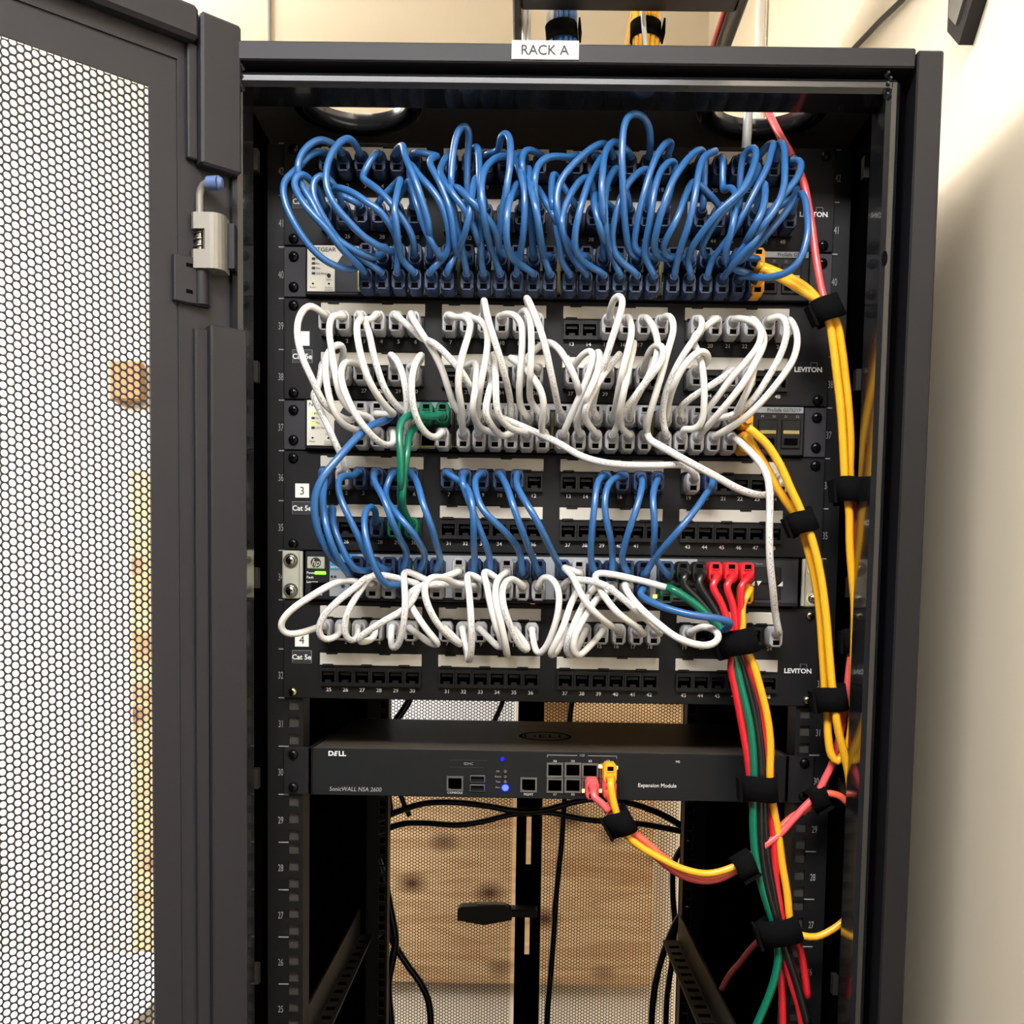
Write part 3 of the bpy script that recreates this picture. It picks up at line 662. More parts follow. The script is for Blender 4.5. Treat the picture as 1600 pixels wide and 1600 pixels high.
# ------------------------------------------------------------------ switches
PORT = jack_mesh('port', .0133, .0130, .0115, .0092, .002, 'jack_black', 'port_metal', False)
PORTK = jack_mesh('port', .0133, .0130, .0115, .0092, .002, 'jack_black', 'switch_dark', False)
SWITCH = {}
def switch_ports(t, o, key, pxg, pym, rows, mesh):
    xs = []
    for g in pxg:
        a, b_ = at(g[0], pym, -.01)[0], at(g[1], pym, -.01)[0]
        xs += [a+(b_-a)*i/5 for i in range(6)]
    for z, fl in zip(rows, (math.pi, 0)):
        for x in xs:
            q = link('port', mesh, t); q.location = (x-o[0], 0, z-o[2]); q.rotation_euler = (0, fl, 0)
    SWITCH[key] = (xs, rows)
    return xs
def netgear(key, u, label, pxg, pym, lit):
    top, bot = uz(u+1)-.0006, uz(u)+.0006; y = -.010
    o = np.array((0, y, (top+bot)/2)); t = thing('network_switch', o, label, 'network switch')
    MB().box(-.2205, .2200, y, .24, bot, top, 'switch_dark', .001).build('body', t)
    for sx in (-1, 1):
        e = MB().box(sx*.2413, sx*.2215, -.0035, -.0005, bot, top, 'switch_grey', .0005); e.build('rack_ear', t)
        for z in (top-.0085, bot+.0085): piece('screw', SCREW_D, t, (sx*.2325, -.0035-y, z-o[2]))
    MB().box(-.2190, -.1690, y-.0006, y, bot+.003, top-.001, 'switch_grey').build('front_overlay', t)
    w = MB(); w.prism([(-.2190, bot+.003), (-.1950, bot+.003), (-.1950, top-.019), (-.1850, top-.004), (-.1850, top-.001), (-.2190, top-.001)], y-.0012, y, 'plate_cream')
    for i, (nm, zz) in enumerate((('Power', .0125), ('Fan', .0165), ('Max', .0205), ('LED Mode', .0250))):
        w.box(-.2150, -.2120, y-.0016, y, top-zz-.0010, top-zz+.0010, 'switch_grey'); w.text(nm, -.2112, y-.0015, top-zz, .0018, 'print_grey' if False else 'print_black', .9, 'l')
    w.text('NETGEAR', -.2172, y-.0016, top-.0045, .0036, 'print_black', 1.08, 'l', bold=.008)
    w.text('Reset', -.2140, y-.0015, bot+.0065, .0017, 'print_black'); w.text('Factory', -.2000, y-.0015, bot+.0063, .0016, 'print_black'); w.text('Defaults', -.2000, y-.0015, bot+.0043, .0016, 'print_black')
    for x in (-.2140, -.2000): w.prism([(x+.0009*math.cos(a), bot+.0095+.0009*math.sin(a)) for a in np.linspace(0, 6.28, 11)[:-1]], y-.0016, y, 'void_black')
    w.prism([(-.2000+.0017*math.cos(a), bot+.0165+.0017*math.sin(a)) for a in np.linspace(0, 6.28, 15)[:-1]], y-.0022, y, 'switch_dark')
    w.text('Select', -.2000, y-.0015, bot+.0130, .0016, 'print_black')
    w.build('status_plate', t)
    if lit:
        MB().box(-.2152, -.2116, y-.002, y, top-.0228, top-.0200, 'led_lime').build('status_light', t); MB().box(-.2152, -.2128, y-.002, y, top-.0137, top-.0113, 'led_lime').build('status_light', t)
    hs = MB().box(-.1850, .2185, y-.0010, y, top-.0062, top-.0012, 'hp_grey'); hs.text('ProSafe GS752TP' if key == 2 else 'ProSafe GS752', .2165, y-.0014, top-.0037, .0030, 'print_black', 1., 'r', bold=.01); hs.build('heading_strip', t)
    rows = (top-.0140, top-.0352)
    xs = switch_ports(t, o, key, pxg, pym, rows, PORT)
    sh = MB()
    for g in range(4):
        for x in (xs[g*6]-.0090, xs[g*6+5]+.0090): sh.box(x-.0007, x+.0007, y-.0035, y, bot+.004, top-.009, 'shield_metal')
        sh.box(xs[g*6]-.0095, xs[g*6+5]+.0095, y-.0030, y, bot+.0030, bot+.0038, 'shield_metal')
    sh.build('port_shield', t)['kind'] = 'stuff'
    for k in range(2):
        x = at(1199, pym, y)[0]+.0205*k
        s = MB().box(x-.0085, x+.0085, y-.0015, y, bot+.006, top-.012, 'jack_black', .0008); s.box(x-.007, x+.007, y-.0022, y-.001, top-.0245, top-.0215, 'strip_white' if key == 1 else 'shield_metal'); s.box(x-.006, x+.006, y-.0020, y-.001, bot+.009, bot+.015, 'void_black'); s.build('fibre_port', t)
    nn = MB(); 
    for k, n in enumerate((49, 50, 51, 52)): nn.text(str(n), at(1199, pym, y)[0]-.005+.0103*k, y-.0006, top-.0092, .0022, 'print_grey', 1)
    nn.build('port_numbers', t)
    return t
netgear(1, 40, 'grey and black network switch with dark blue plugs, topmost switch', ((577, 702), (732, 858), (888, 1015), (1046, 1172)), 440, False)
netgear(2, 37, 'grey and black network switch with white plugs, middle switch', ((569, 694), (726, 847), (878, 1003), (1034, 1158)), 680, True)
# the lowest switch
top, bot = uz(35)-.0006, uz(34)+.0006; y = -.010; o = np.array((0, y, (top+bot)/2))
hp = thing('network_switch', o, 'grey network switch with pale steel brackets and mixed coloured plugs, lowest switch', 'network switch')
MB().box(-.2205, .2200, y, .26, bot, top, 'switch_dark', .001).build('body', hp)
for sx in (-1, 1):
    xa, xb = sx*.2425, sx*.2262
    b = MB(); b.box(xa, xb, -.0045, -.0005, bot+.0005, top+.0005, 'bracket_metal', .001); b.box(xb-sx*.003, xb, -.0075, -.0045, bot+.001, top, 'bracket_metal', .0006)
    br = b.build('mounting_bracket', hp, label='pale steel mounting bracket')
    for z in (top-.0085, bot+.0080):
        w = MB(); 
        w.cyl((sx*.2345, -.0046, z), (sx*.2345, -.0056, z), .0066, 'chrome', n=22); w.build('washer', br); piece('screw', SCREW_C, br, (sx*.2345-o[0], -.0056-y, z-o[2]))
g = MB().box(-.1985, .1290, y-.0008, y, bot+.0035, top-.002, 'hp_grey'); g.box(-.1985, -.1735, y-.0012, y, top-.0165, top-.0020, 'hp_blue')
for k, tx in enumerate(('ProCurve', '2610', 'series')): g.text(tx, -.1975, y-.0015, top-.0050-.0042*k, .0026, 'print_white', 1, 'l', bold=.01)
for k in range(2):
    g.box(-.1975, -.1955, y-.0012, y, top-.0235-.008*k, top-.0215-.008*k, 'print_black'); g.box(-.1945, -.1925, y-.0012, y, top-.0235-.008*k, top-.0215-.008*k, 'print_black')
g.prism([(-.1865+.0018*math.cos(a), bot+.0125+.0018*math.sin(a)) for a in np.linspace(0, 6.28, 13)[:-1]], y-.0014, y, 'print_black')
for gx in range(3): g.text('10/100Base-TX Ports (1-48)', -.12+.09*gx, y-.0012, top-.0048, .0018, 'print_black', 1)
g.build('front_overlay', hp)
g = MB(); g.box(.1290, .2185, y-.0008, y, bot+.0035, top-.002, 'switch_grey'); g.text('Gig-T Ports   Mini-GBIC Ports', .170, y-.0012, top-.0052, .0020, 'print_grey', 1); g.build('uplink_overlay', hp)
g = MB(); g.box(-.2200, -.1988, y-.0010, y, bot+.001, top-.001, 'switch_dark'); g.box(-.2185, -.2030, y-.0014, y, top-.0155, top-.0050, 'bracket_metal', .0004)
g.prism([(-.2108+.0046*math.cos(a), top-.0102+.0046*math.sin(a)) for a in np.linspace(0, 6.28, 25)[:-1]], y-.0017, y, 'print_black')
g.text('hp', -.2108, y-.0020, top-.0100, .0062, 'bracket_metal', .9, shear=.35, bold=.01)
for k, tx in enumerate(('Power', 'Fault', 'Locator')): g.text(tx, -.2188, y-.0013, top-.0192-.0040*k, .0023, 'print_white', 1, 'l', bold=.01)
g.box(-.2150, -.2020, y-.0013, y, bot+.008, bot+.0155, 'void_black'); g.text('Console', -.2100, y-.0013, bot+.0050, .0022, 'print_white', 1, bold=.01); g.build('status_plate', hp)
MB().box(-.2115, -.2018, y-.0022, y, top-.0208, top-.0180, 'led_green', .0004).build('power_light', hp, label='lit green power light')
xs = switch_ports(hp, o, 3, ((563, 685), (719, 841), (878, 1001), (1037, 1160)), 900, (top-.0140, top-.0320), PORTK)
g = MB(); xa = at(1190, 910, y)[0]; zc = (top+bot)/2-.001; g.box(xa-.015, xa+.017, y-.0016, y, zc-.0145, zc+.0145, 'jack_black', .003); g.box(xa-.014, xa+.016, y-.0020, y-.001, zc-.0005, zc+.0004, 'void_black')
g.build('fibre_bay', hp)
gl = MB()
for k in range(5):
    if k == 2: continue
    x = xa-.011+.0062*k; gl.prism([(x, zc-.0022), (x+.0045, zc-.0022), (x+.0045, zc+.0022)] if k % 2 == 0 else [(x, zc+.0022), (x+.0045, zc+.0022), (x+.0015, zc-.0022)], y-.0021, y-.0015, 'print_white')
gl.build('bay_marks', hp)
for px, py, c_ in ((1049, 893, 'led_green'), (1073, 894, 'led_yellow'), (1098, 894, 'led_yellow'), (1122, 894, 'led_yellow'), (1146, 894, 'led_yellow'), (1024, 932, 'led_yellow'), (1048, 932, 'led_yellow'), (650, 886, 'led_green')):
    p = at(px, py, -.014); MB().box(p[0]-.0016, p[0]+.0016, y-.0045, y, p[2]-.0016, p[2]+.0016, c_, .0003).build('port_light', hp)

# ------------------------------------------------------------------ firewall appliance
top, bot = uz(31)-.0004, uz(30)+.0008; y = -.004; o = np.array((0, y, (top+bot)/2))
fw = thing('firewall_appliance', o, 'slim black firewall appliance with one blue light, below the patch panels', 'appliance')
mat('appliance_top', (72, 64, 56), .38, nscale=40); mat('appliance_face', (16, 18, 20), .55, spec=.25)
MB().box(-.2145, .2155, y+.002, .252, bot, top, 'appliance_top', .0008).build('body', fw)
MB().box(-.2150, .2160, y, y+.002, bot, top, 'appliance_face', .0006).build('front_panel', fw)
for sx in (-1, 1):
    e = MB(); e.box(sx*.2413, sx*.2155, -.003, -.0005, bot, top, 'switch_dark', .0005); e.box(sx*.2185, sx*.2155, -.003, .10, bot, top, 'switch_dark'); e.build('rack_ear', fw)
    for z in (top-.0065, bot+.0065): piece('screw', SCREW_D, fw, (sx*.2325, -.003-y, z-o[2]))
# ring embossed on the lid
r = MB(); n = 40; c0 = at(852, 1150, .11); ccx, ccy = c0[0], .11
V = []
for rr_, h_ in ((.0235, 0), (.0250, .0006), (.0265, 0)):
    for k in range(n): V.append((ccx+rr_*math.cos(2*math.pi*k/n), ccy+rr_*1.35*math.sin(2*math.pi*k/n), top+.0002+h_))
r.add(V, [(j*n+k, (j+1)*n+k, (j+1)*n+(k+1) % n, j*n+(k+1) % n) for j in (0, 1) for k in range(n)], 'void_black', True)
r.text('DELL', ccx, ccy, top+.0004, .016, 'void_black', .9, e1=(1, 0, 0), e2=(0, 1.35, 0)); r.build('lid_emblem', fw)
tx = MB(); P = lambda px, py: at(px, py, y)
def wr(s_, px, py, h_, mt='print_white', al='c', sx=1., bold=0., shear=0.): p = P(px, py); tx.text(s_, p[0], y-.0005, p[2], h_, mt, sx, al, bold=bold, shear=shear)
p = P(528, 1177); tx.text('D', p[0]-.0062, y-.0005, p[2], .0044, 'print_white', 1.1, bold=.03); tx.text('E', p[0]-.0018, y-.0005, p[2], .0042, 'print_white', 1., bold=.03, shear=.3); tx.text('LL', p[0]+.0042, y-.0005, p[2], .0044, 'print_white', 1.15, bold=.03)
wr('SonicWALL NSA 2600', 515, 1232, .0040, 'print_grey', 'l', .92, shear=.12); wr('Expansion Module', 1027, 1227, .0036, 'print_white', 'c', .95)
wr('CONSOLE', 711, 1238, .0022); wr('MGMT', 826, 1241, .0022); wr('SDHC', 732, 1193, .0024, 'print_grey'); wr('M0', 1059, 1190, .0022)
for s_, px in (('X6', 867), ('X4', 895), ('X2', 922), ('X0', 950)): wr(s_, px, 1189, .0020)
for s_, px in (('X7', 867), ('X5', 895)): wr(s_, px, 1241, .0020)
wr('1GE', 910, 1180, .0020, 'print_grey')
for s_, py in (('M0', 1205), ('Alarm', 1213), ('Test', 1221), ('Pwr', 1230)): wr(s_, 778, py, .0018, 'print_grey')
a, b_ = P(855, 1180), P(964, 1182)
for q in ((a[0], b_[0]-.036, a[2], a[2]+.0004), (a[0]+.037, b_[0], a[2], a[2]+.0004), (a[0], a[0]+.0004, a[2]-.002, a[2]), (b_[0]-.0004, b_[0], a[2]-.002, a[2])): tx.box(q[0], q[1], y-.0005, y, q[2], q[3], 'print_grey')
a, b_ = P(702, 1188), P(762, 1200)
for q in ((a[0], b_[0], a[2], a[2]+.0004), (a[0], b_[0]-.004, b_[2], b_[2]+.0004)): tx.box(q[0], q[1], y-.0005, y, q[2], q[3], 'switch_grey')
tx.build('front_lettering', fw)
FWP = {}
FPORT = jack_mesh('port', .0150, .0135, .0120, .0100, .0015, 'jack_black', 'port_metal', False)
for nm, px, py in (('console', 711, 1224), ('mgmt', 826, 1226), ('a', 867, 1203), ('b', 895, 1203), ('c', 922, 1204), ('x0', 949.5, 1204), ('d', 867, 1227), ('e', 895, 1227), ('x3', 922, 1228), ('x1', 949.5, 1228)):
    p = P(px, py); q = piece('port', FPORT, fw, (p[0]-o[0], 0, p[2]-o[2])); FWP[nm] = p
    MB().box(p[0]-.006, p[0]-.0035, y-.0018, y, p[2]-.0066, p[2]-.0046, 'port_metal').build('port_contact', fw) if nm in ('console', 'mgmt') else None
us = MB(); p = P(746, 1224)
for dz in (-.0042, .0042): us.box(p[0]-.0070, p[0]+.0070, y-.0015, y, p[2]+dz-.0034, p[2]+dz+.0034, 'port_metal', .0005); us.box(p[0]-.006, p[0]+.006, y-.0018, y, p[2]+dz-.0024, p[2]+dz+.0024, 'void_black'); us.box(p[0]-.005, p[0]+.005, y-.0020, y, p[2]+dz-.0016, p[2]+dz-.0004, 'switch_dark')
us.build('usb_port', fw)
for py, c_ in ((1205, 'chrome'), (1213, 'chrome'), (1221, 'chrome'), (1231, 'led_blue'), (1186, 'led_blue_dim')):
    p = P(789.5 if py > 1190 else 785, py); MB().cyl((p[0], y, p[2]), (p[0], y-.0022, p[2]), .0022 if c_ != 'led_blue' else .0031, c_, .0016 if c_ != 'led_blue' else .0022, 14).build('status_light', fw, label={'led_blue': 'glowing blue status light', 'led_blue_dim': 'dim blue light'}.get(c_))
for px, py in ((938, 1197), (962, 1199), (912, 1235), (938, 1235)): p = P(px, py); MB().box(p[0]-.0016, p[0]+.0016, y-.0035, y, p[2]-.0013, p[2]+.0013, 'led_yellow').build('port_light', fw)

# ------------------------------------------------------------------ patch cables
def plug_mesh(name, mt, h=.0185, tail='cable_white'):   # boot seen from the front, latch hole at the bottom; socket face at y = 0
    mb = MB(); w = .0061; H = h/2; L = -.021; c = .0022
    prof = [(-w+c, -H), (w-c, -H), (w, -H+c*1.3), (w, H-.004), (w-.0014, H-.0012), (w-.003, H), (-w+.003, H), (-w+.0014, H-.0012), (-w, H-.004), (-w, -H+c*1.3)]
    n = len(prof); sec = [(.001, .93), (-.002, 1.), (L+.0015, .98), (L, .88)]
    V = [(x*k, y, z*k) for (y, k) in sec for x, z in prof]
    mb.add(V, [(j*n+i, j*n+(i+1) % n, (j+1)*n+(i+1) % n, (j+1)*n+i) for j in range(len(sec)-1) for i in range(n)], mt, True)
    mb.add(V[-n:], [list(range(n))], mt)
    # latch hole, cup and tapered tail
    mb.box(-.0027, .0027, L-.0003, L+.002, -H+.0022, -H+.0060, 'void_black')
    mb.box(-.0036, .0036, L-.0012, L+.002, -H+.0062, -H+.0072, mt, .0003); mb.box(-.0036, -.0028, L-.0012, L+.002, -H+.0022, -H+.0064, mt, .0002); mb.box(.0028, .0036, L-.0012, L+.002, -H+.0022, -H+.0064, mt, .0002)
    mb.cyl((0, L+.001, .0030), (0, L-.008, .0034), .0048, mt, .0034, 14)
    return mb.mesh(name)
PLUG = {k: plug_mesh('plug', 'boot_'+k) for k in ('blue', 'white', 'yellow', 'red', 'green', 'black', 'pink')}
USED = set(); CAB = []
ORDN = 'first second third fourth fifth sixth seventh eighth ninth tenth eleventh twelfth thirteenth fourteenth fifteenth sixteenth seventeenth eighteenth nineteenth twentieth twenty-first twenty-second twenty-third twenty-fourth'.split()
PNAME = {1: 'topmost panel', 2: 'second panel', 3: 'third panel', 4: 'lowest panel'}
SNAME = {1: 'topmost switch', 2: 'middle switch', 3: 'lowest switch'}
def socket(e):
    kind, k, row, px = e
    if kind == 'P':
        z = PANELS[k]+ROWZ[row]; yf = -.0085; zpx = z; xs = [colx(i) for i in range(24)]
    else: xs, rows = SWITCH[k]; z = rows[row]; yf = -.012
    # column nearest to the pixel column px, not yet taken
    d = ray(px, 800); best = sorted(range(24), key=lambda i: abs(proj_x(xs[i], yf, z)-px))
    for i in best:
        if (kind, k, row, i) not in USED: break
    USED.add((kind, k, row, i))
    return np.array([xs[i], yf, z]), i, (kind == 'S' and row == 0)
def proj_x(x, y, z):
    v = MR @ (np.array([x, y, z])-CAM_POS); return CX+FPX*v[0]/v[2]
def px_path(pts, depths):
    P = np.array(pts, float).reshape(-1, 2); s = np.concatenate([[0], np.cumsum(np.linalg.norm(np.diff(P, axis=0), axis=1))]); s /= s[-1]
    dl = depths if isinstance(depths, (list, tuple)) else [depths(q) for q in s]; dl = list(dl)+[dl[-1]]*(len(P)-len(dl))
    return [at(a, b_, q) for (a, b_), q in zip(P, dl)]
LEN_TAIL = .029
def assign(kind, k, reqs):               # the nearest free sockets for all cables of a group together
    if kind == 'P': xs = [colx(i) for i in range(24)]; zs = [PANELS[k]+q for q in ROWZ]; y = -.0085
    else: xs, zs = SWITCH[k]; y = -.012
    free = [(r, i) for r in (0, 1) for i in range(24) if (kind, k, r, i) not in USED]
    px = {f: proj_x(xs[f[1]], y, zs[f[0]]) for f in free}
    cost = lambda q, f: (q[1]-px[f])**2+(0 if f[0] == q[0] else 700)
    got = [None]*len(reqs); left = free[:]
    for n in sorted(range(len(reqs)), key=lambda n: reqs[n][1]):
        f = min(left, key=lambda f: cost(reqs[n], f)); got[n] = f; left.remove(f)
    better = True
    while better:
        better = False
        for i in range(len(reqs)):
            for f in left:
                if cost(reqs[i], f) < cost(reqs[i], got[i])-1: left[left.index(f)] = got[i]; got[i] = f; better = True; break
            for j in range(i):
                if cost(reqs[i], got[j])+cost(reqs[j], got[i]) < cost(reqs[i], got[i])+cost(reqs[j], got[j])-1: got[i], got[j] = got[j], got[i]; better = True
                for f in left:           # i takes j's socket, j takes a free one
                    if cost(reqs[i], got[j])+cost(reqs[j], f) < cost(reqs[i], got[i])+cost(reqs[j], got[j])-1:
                        old = got[i]; got[i] = got[j]; got[j] = f; left[left.index(f)] = old; better = True; break
    out = []
    for r, i in got: USED.add((kind, k, r, i)); out.append(((kind, k, r, px[(r, i)]), (np.array([xs[i], y, zs[r]]), i, kind == 'S' and r == 0)))
    return out
def patch(colr, A, pts, B, bulge=None, r=.0029, printed=False, got=None):
    if got: (A, (a, ia, fa)), (B, (b, ib, fb)) = got
    else: a, ia, fa = socket(A); b, ib, fb = socket(B)
    bg = random.uniform(.018, .042) if bulge is None else bulge
    sgn = lambda f: -1 if f else 1
    st = [a+np.array([0, -LEN_TAIL+.004, .0032*sgn(fa)]), a+np.array([0, -LEN_TAIL-.003, .0034*sgn(fa)])]
    en = [b+np.array([0, -LEN_TAIL-.003, .0034*sgn(fb)]), b+np.array([0, -LEN_TAIL+.004, .0032*sgn(fb)])]
    mid = px_path(pts, lambda s: -.047-bg*math.sin(math.pi*min(1, max(0, s)))**.75)
    # drop traced points that fall on top of the plugs
    mid = [p for p in mid if np.hypot(*(p-st[1])[[0, 2]]) > .005 and np.hypot(*(p-en[0])[[0, 2]]) > .005]
    C_ = catmull(st+mid+en)
    for _ in range(6): C_[2:-2] = (C_[1:-3]+2*C_[2:-2]+C_[3:-1])/4
    CAB.append(dict(c=colr, P=C_, r=r, ends=[(a, fa), (b, fb)], A=A, ia=ia, B=B, ib=ib, pr=printed or (colr == 'white' and len(CAB) % 3 == 0)))
P1, P2, P3, P4 = 1, 2, 3, 4
def group(colr, top, bottom, rows):
    ga = assign(top[0], top[1], [(t[0], t[1]) for t in rows]); gb = assign(bottom[0], bottom[1], [(t[2], t[3]) for t in rows])
    for t, a, b in zip(rows, ga, gb):
        ex = list(t[5:])+[None, .0029, False][len(t)-5:]; patch(colr, None, t[4], None, ex[0], ex[1], ex[2], (a, b))
# (upper row, upper px, lower row, lower px, traced pixel path)
group('blue', ('P', 1), ('S', 1), [
 (0, 505, 0, 577, (500,234, 484,242, 472,255, 461,268, 444,281, 442,299, 449,327, 456,342, 479,379, 512,410, 557,421)),
 (0, 530, 0, 603, (521,225, 502,217, 485,225, 471,240, 465,260, 466,277, 475,296, 489,317, 501,345, 526,373, 557,393, 591,404)),
 (1, 515, 1, 577, (500,300, 470,270, 459,283, 466,305, 480,325, 493,340, 512,359, 532,387, 557,410, 572,425)),
 (1, 543, 1, 603, (530,300, 504,272, 492,279, 488,292, 491,310, 497,324, 507,342, 521,365, 543,390, 569,407)),
 (0, 557, 0, 628, (557,235, 554,219, 545,214, 532,221, 520,236, 512,255, 509,275, 510,292, 515,306, 524,323, 541,342, 569,371, 597,387, 614,402)),
 (1, 570, 1, 628, (517,297, 527,293, 542,297, 560,306, 577,319, 589,325, 602,340, 617,365, 622,393)),
 (0, 584, 0, 653, (565,279, 574,284, 590,296, 605,310, 614,322, 625,337, 639,357, 647,379, 650,398)),
 (1, 597, 1, 653, (615,290, 627,279, 622,292, 619,311, 615,327, 619,345, 622,379, 630,410)),
 (1, 624, 0, 702, (628,300, 640,280, 644,292, 648,310, 654,328, 664,359, 678,385, 690,405)),
 (0, 611, 0, 678, (625,232, 630,225, 631,239, 637,254, 644,270, 651,287, 657,305, 662,324, 668,340, 671,365, 676,397)),
 (0, 637, 1, 678, (640,255, 651,270, 662,282, 675,296, 685,310, 692,325, 698,345, 702,365, 700,395)),
 (0, 697, 0, 732, (687,245, 675,244, 669,251, 675,264, 685,281, 692,296, 699,312, 704,330, 709,360, 712,392, 722,405)),
 (0, 710, 0, 757, (688,262, 690,275, 700,291, 710,306, 722,321, 733,338, 746,373, 753,398)),
 (1, 697, 0, 782, (700,310, 711,291, 725,302, 738,315, 750,328, 763,342, 774,362, 780,388)),
 (0, 724, 1, 732, (731,235, 734,211, 730,196, 722,195, 714,209, 710,226, 707,250, 705,272, 705,292, 707,320, 712,350, 720,382, 726,408)),
 (0, 750, 1, 757, (745,227, 748,242, 749,261, 749,280, 751,299, 750,318, 750,337, 751,379, 752,410)),
 (1, 724, 1, 702, (748,290, 744,276, 740,290, 737,305, 736,325, 728,360, 712,400)),
 (0, 796, 1, 782, (795,245, 780,244, 767,252, 757,265, 752,290, 754,320, 760,360, 772,402)),
 (0, 779, 0, 808, (780,237, 780,221, 785,209, 791,207, 797,216, 798,236, 797,257, 794,280, 791,300, 787,318, 783,345, 779,370, 785,398)),
 (0, 810, 1, 808, (803,243, 806,252, 814,274, 819,292, 820,311, 820,330, 819,351, 816,379, 811,407)),
 (1, 779, 1, 833, (815,295, 809,285, 801,299, 796,315, 793,330, 791,365, 795,395, 815,415)),
 (0, 823, 0, 833, (832,236, 824,232, 817,240, 815,255, 818,278, 823,300, 829,340, 832,380)),
 (1, 797, 0, 858, (825,262, 828,278, 830,296, 834,312, 838,330, 843,360, 847,389, 850,402)),
 (0, 888, 1, 858, (890,247, 876,244, 857,245, 844,252, 837,267, 835,290, 838,320, 842,360, 850,405)),
 (1, 810, 0, 888, (837,292, 845,306, 855,319, 866,338, 878,365, 884,392)),
 (1, 888, 1, 888, (872,280, 865,269, 862,286, 862,305, 864,324, 866,340, 870,360, 875,382, 878,412)),
 (0, 947, 0, 914, (950,224, 936,225, 920,235, 902,250, 887,266, 876,282, 870,300, 872,340, 884,375, 905,400)),
 (0, 974, 0, 938, (965,222, 957,222, 950,230, 944,245, 942,267, 940,292, 941,317, 943,345, 944,385)),
 (1, 914, 1, 914, (925,283, 919,275, 907,281, 896,296, 886,315, 879,333, 877,354, 884,378, 900,412)),
 (0, 914, 1, 938, (940,245, 936,252, 927,267, 919,287, 912,307, 907,326, 899,361, 898,386, 904,402, 925,418)),
 (0, 1010, 0, 990, (1016,230, 1016,205, 1008,183, 992,176, 981,181, 975,196, 973,212, 972,235, 972,260, 973,290, 975,330, 979,370, 985,398)),
 (0, 960, 1, 963, (966,262, 955,272, 948,290, 945,311, 945,335, 947,360, 955,400)),
 (1, 941, 0, 963, (935,310, 929,302, 931,332, 940,365, 950,390)),
 (1, 1000, 1, 990, (1014,264, 1005,265, 992,274, 982,286, 974,299, 965,326, 957,362, 962,400)),
 (0, 1025, 0, 1015, (1052,222, 1045,219, 1035,230, 1025,245, 1017,266, 1011,285, 1006,304, 1000,326, 994,359, 992,392)),
 (1, 1025, 1, 1015, (1056,252, 1049,251, 1037,260, 1029,275, 1024,291, 1021,307, 1018,330, 1012,365, 1007,402)),
 (0, 1085, 0, 1048, (1099,234, 1087,237, 1072,251, 1061,267, 1050,284, 1044,300, 1036,325, 1027,356, 1022,390, 1035,405)),
 (0, 1112, 1, 1048, (1121,235, 1109,237, 1099,245, 1094,260, 1090,277, 1087,300, 1078,345, 1066,380, 1057,412)),
 (1, 1085, 0, 1073, (1085,282, 1078,291, 1071,306, 1063,330, 1051,356, 1035,386, 1045,402)),
 (0, 1140, 1, 1073, (1162,240, 1179,229, 1182,238, 1180,252, 1175,267, 1168,283, 1157,300, 1139,316, 1121,333, 1105,353, 1084,382, 1074,410)),
 (0, 1165, 0, 1099, (1182,256, 1186,262, 1179,278, 1162,298, 1145,316, 1125,337, 1108,362, 1096,395)),
 (0, 1192, 1, 1099, (1200,226, 1211,222, 1206,234, 1200,259, 1190,279, 1179,300, 1169,321, 1160,338, 1148,358, 1130,384, 1110,410)),
 (0, 1205, 0, 1121, (1212,226, 1222,221, 1226,238, 1226,261, 1226,283, 1222,303, 1209,332, 1183,362, 1152,398, 1130,412)),
 (0, 1218, 1, 1121, (1236,256, 1244,249, 1251,250, 1253,258, 1249,272, 1238,289, 1224,305, 1209,325, 1200,340, 1184,372, 1153,404, 1130,424)),
 (1, 1218, 0, 1147, (1248,292, 1243,301, 1238,316, 1226,334, 1212,351, 1192,374, 1165,400, 1152,412)),
 (1, 1205, 1, 1147, (1236,312, 1252,300, 1259,314, 1261,334, 1263,352, 1261,372, 1252,404, 1231,426, 1195,434, 1172,432)),
 (1, 1112, 1, 1172, (1130,300, 1135,293, 1142,292, 1149,300, 1150,320, 1147,340, 1143,362, 1134,392, 1140,418)),
 (1, 1165, 0, 1172, (1185,300, 1195,286, 1197,300, 1194,319, 1189,336, 1178,356, 1164,382, 1160,402)),
])
patch('blue', ('S', 2, 0, 620), (608,655, 585,662, 569,673, 546,696, 524,721, 504,746, 492,775, 493,815, 505,850, 522,876, 545,892), ('S', 3, 0, 563), .05, .0032)
patch('green', ('S', 2, 0, 670), (655,664, 640,676, 637,700, 633,728, 630,760, 629,790, 634,808), ('P', 3, 1, 650), .03, .0031)
patch('green', ('S', 2, 0, 694), (668,652, 640,648, 627,656, 624,682, 626,714, 626,745, 626,780, 624,805), ('P', 3, 1, 624), .036, .0031)
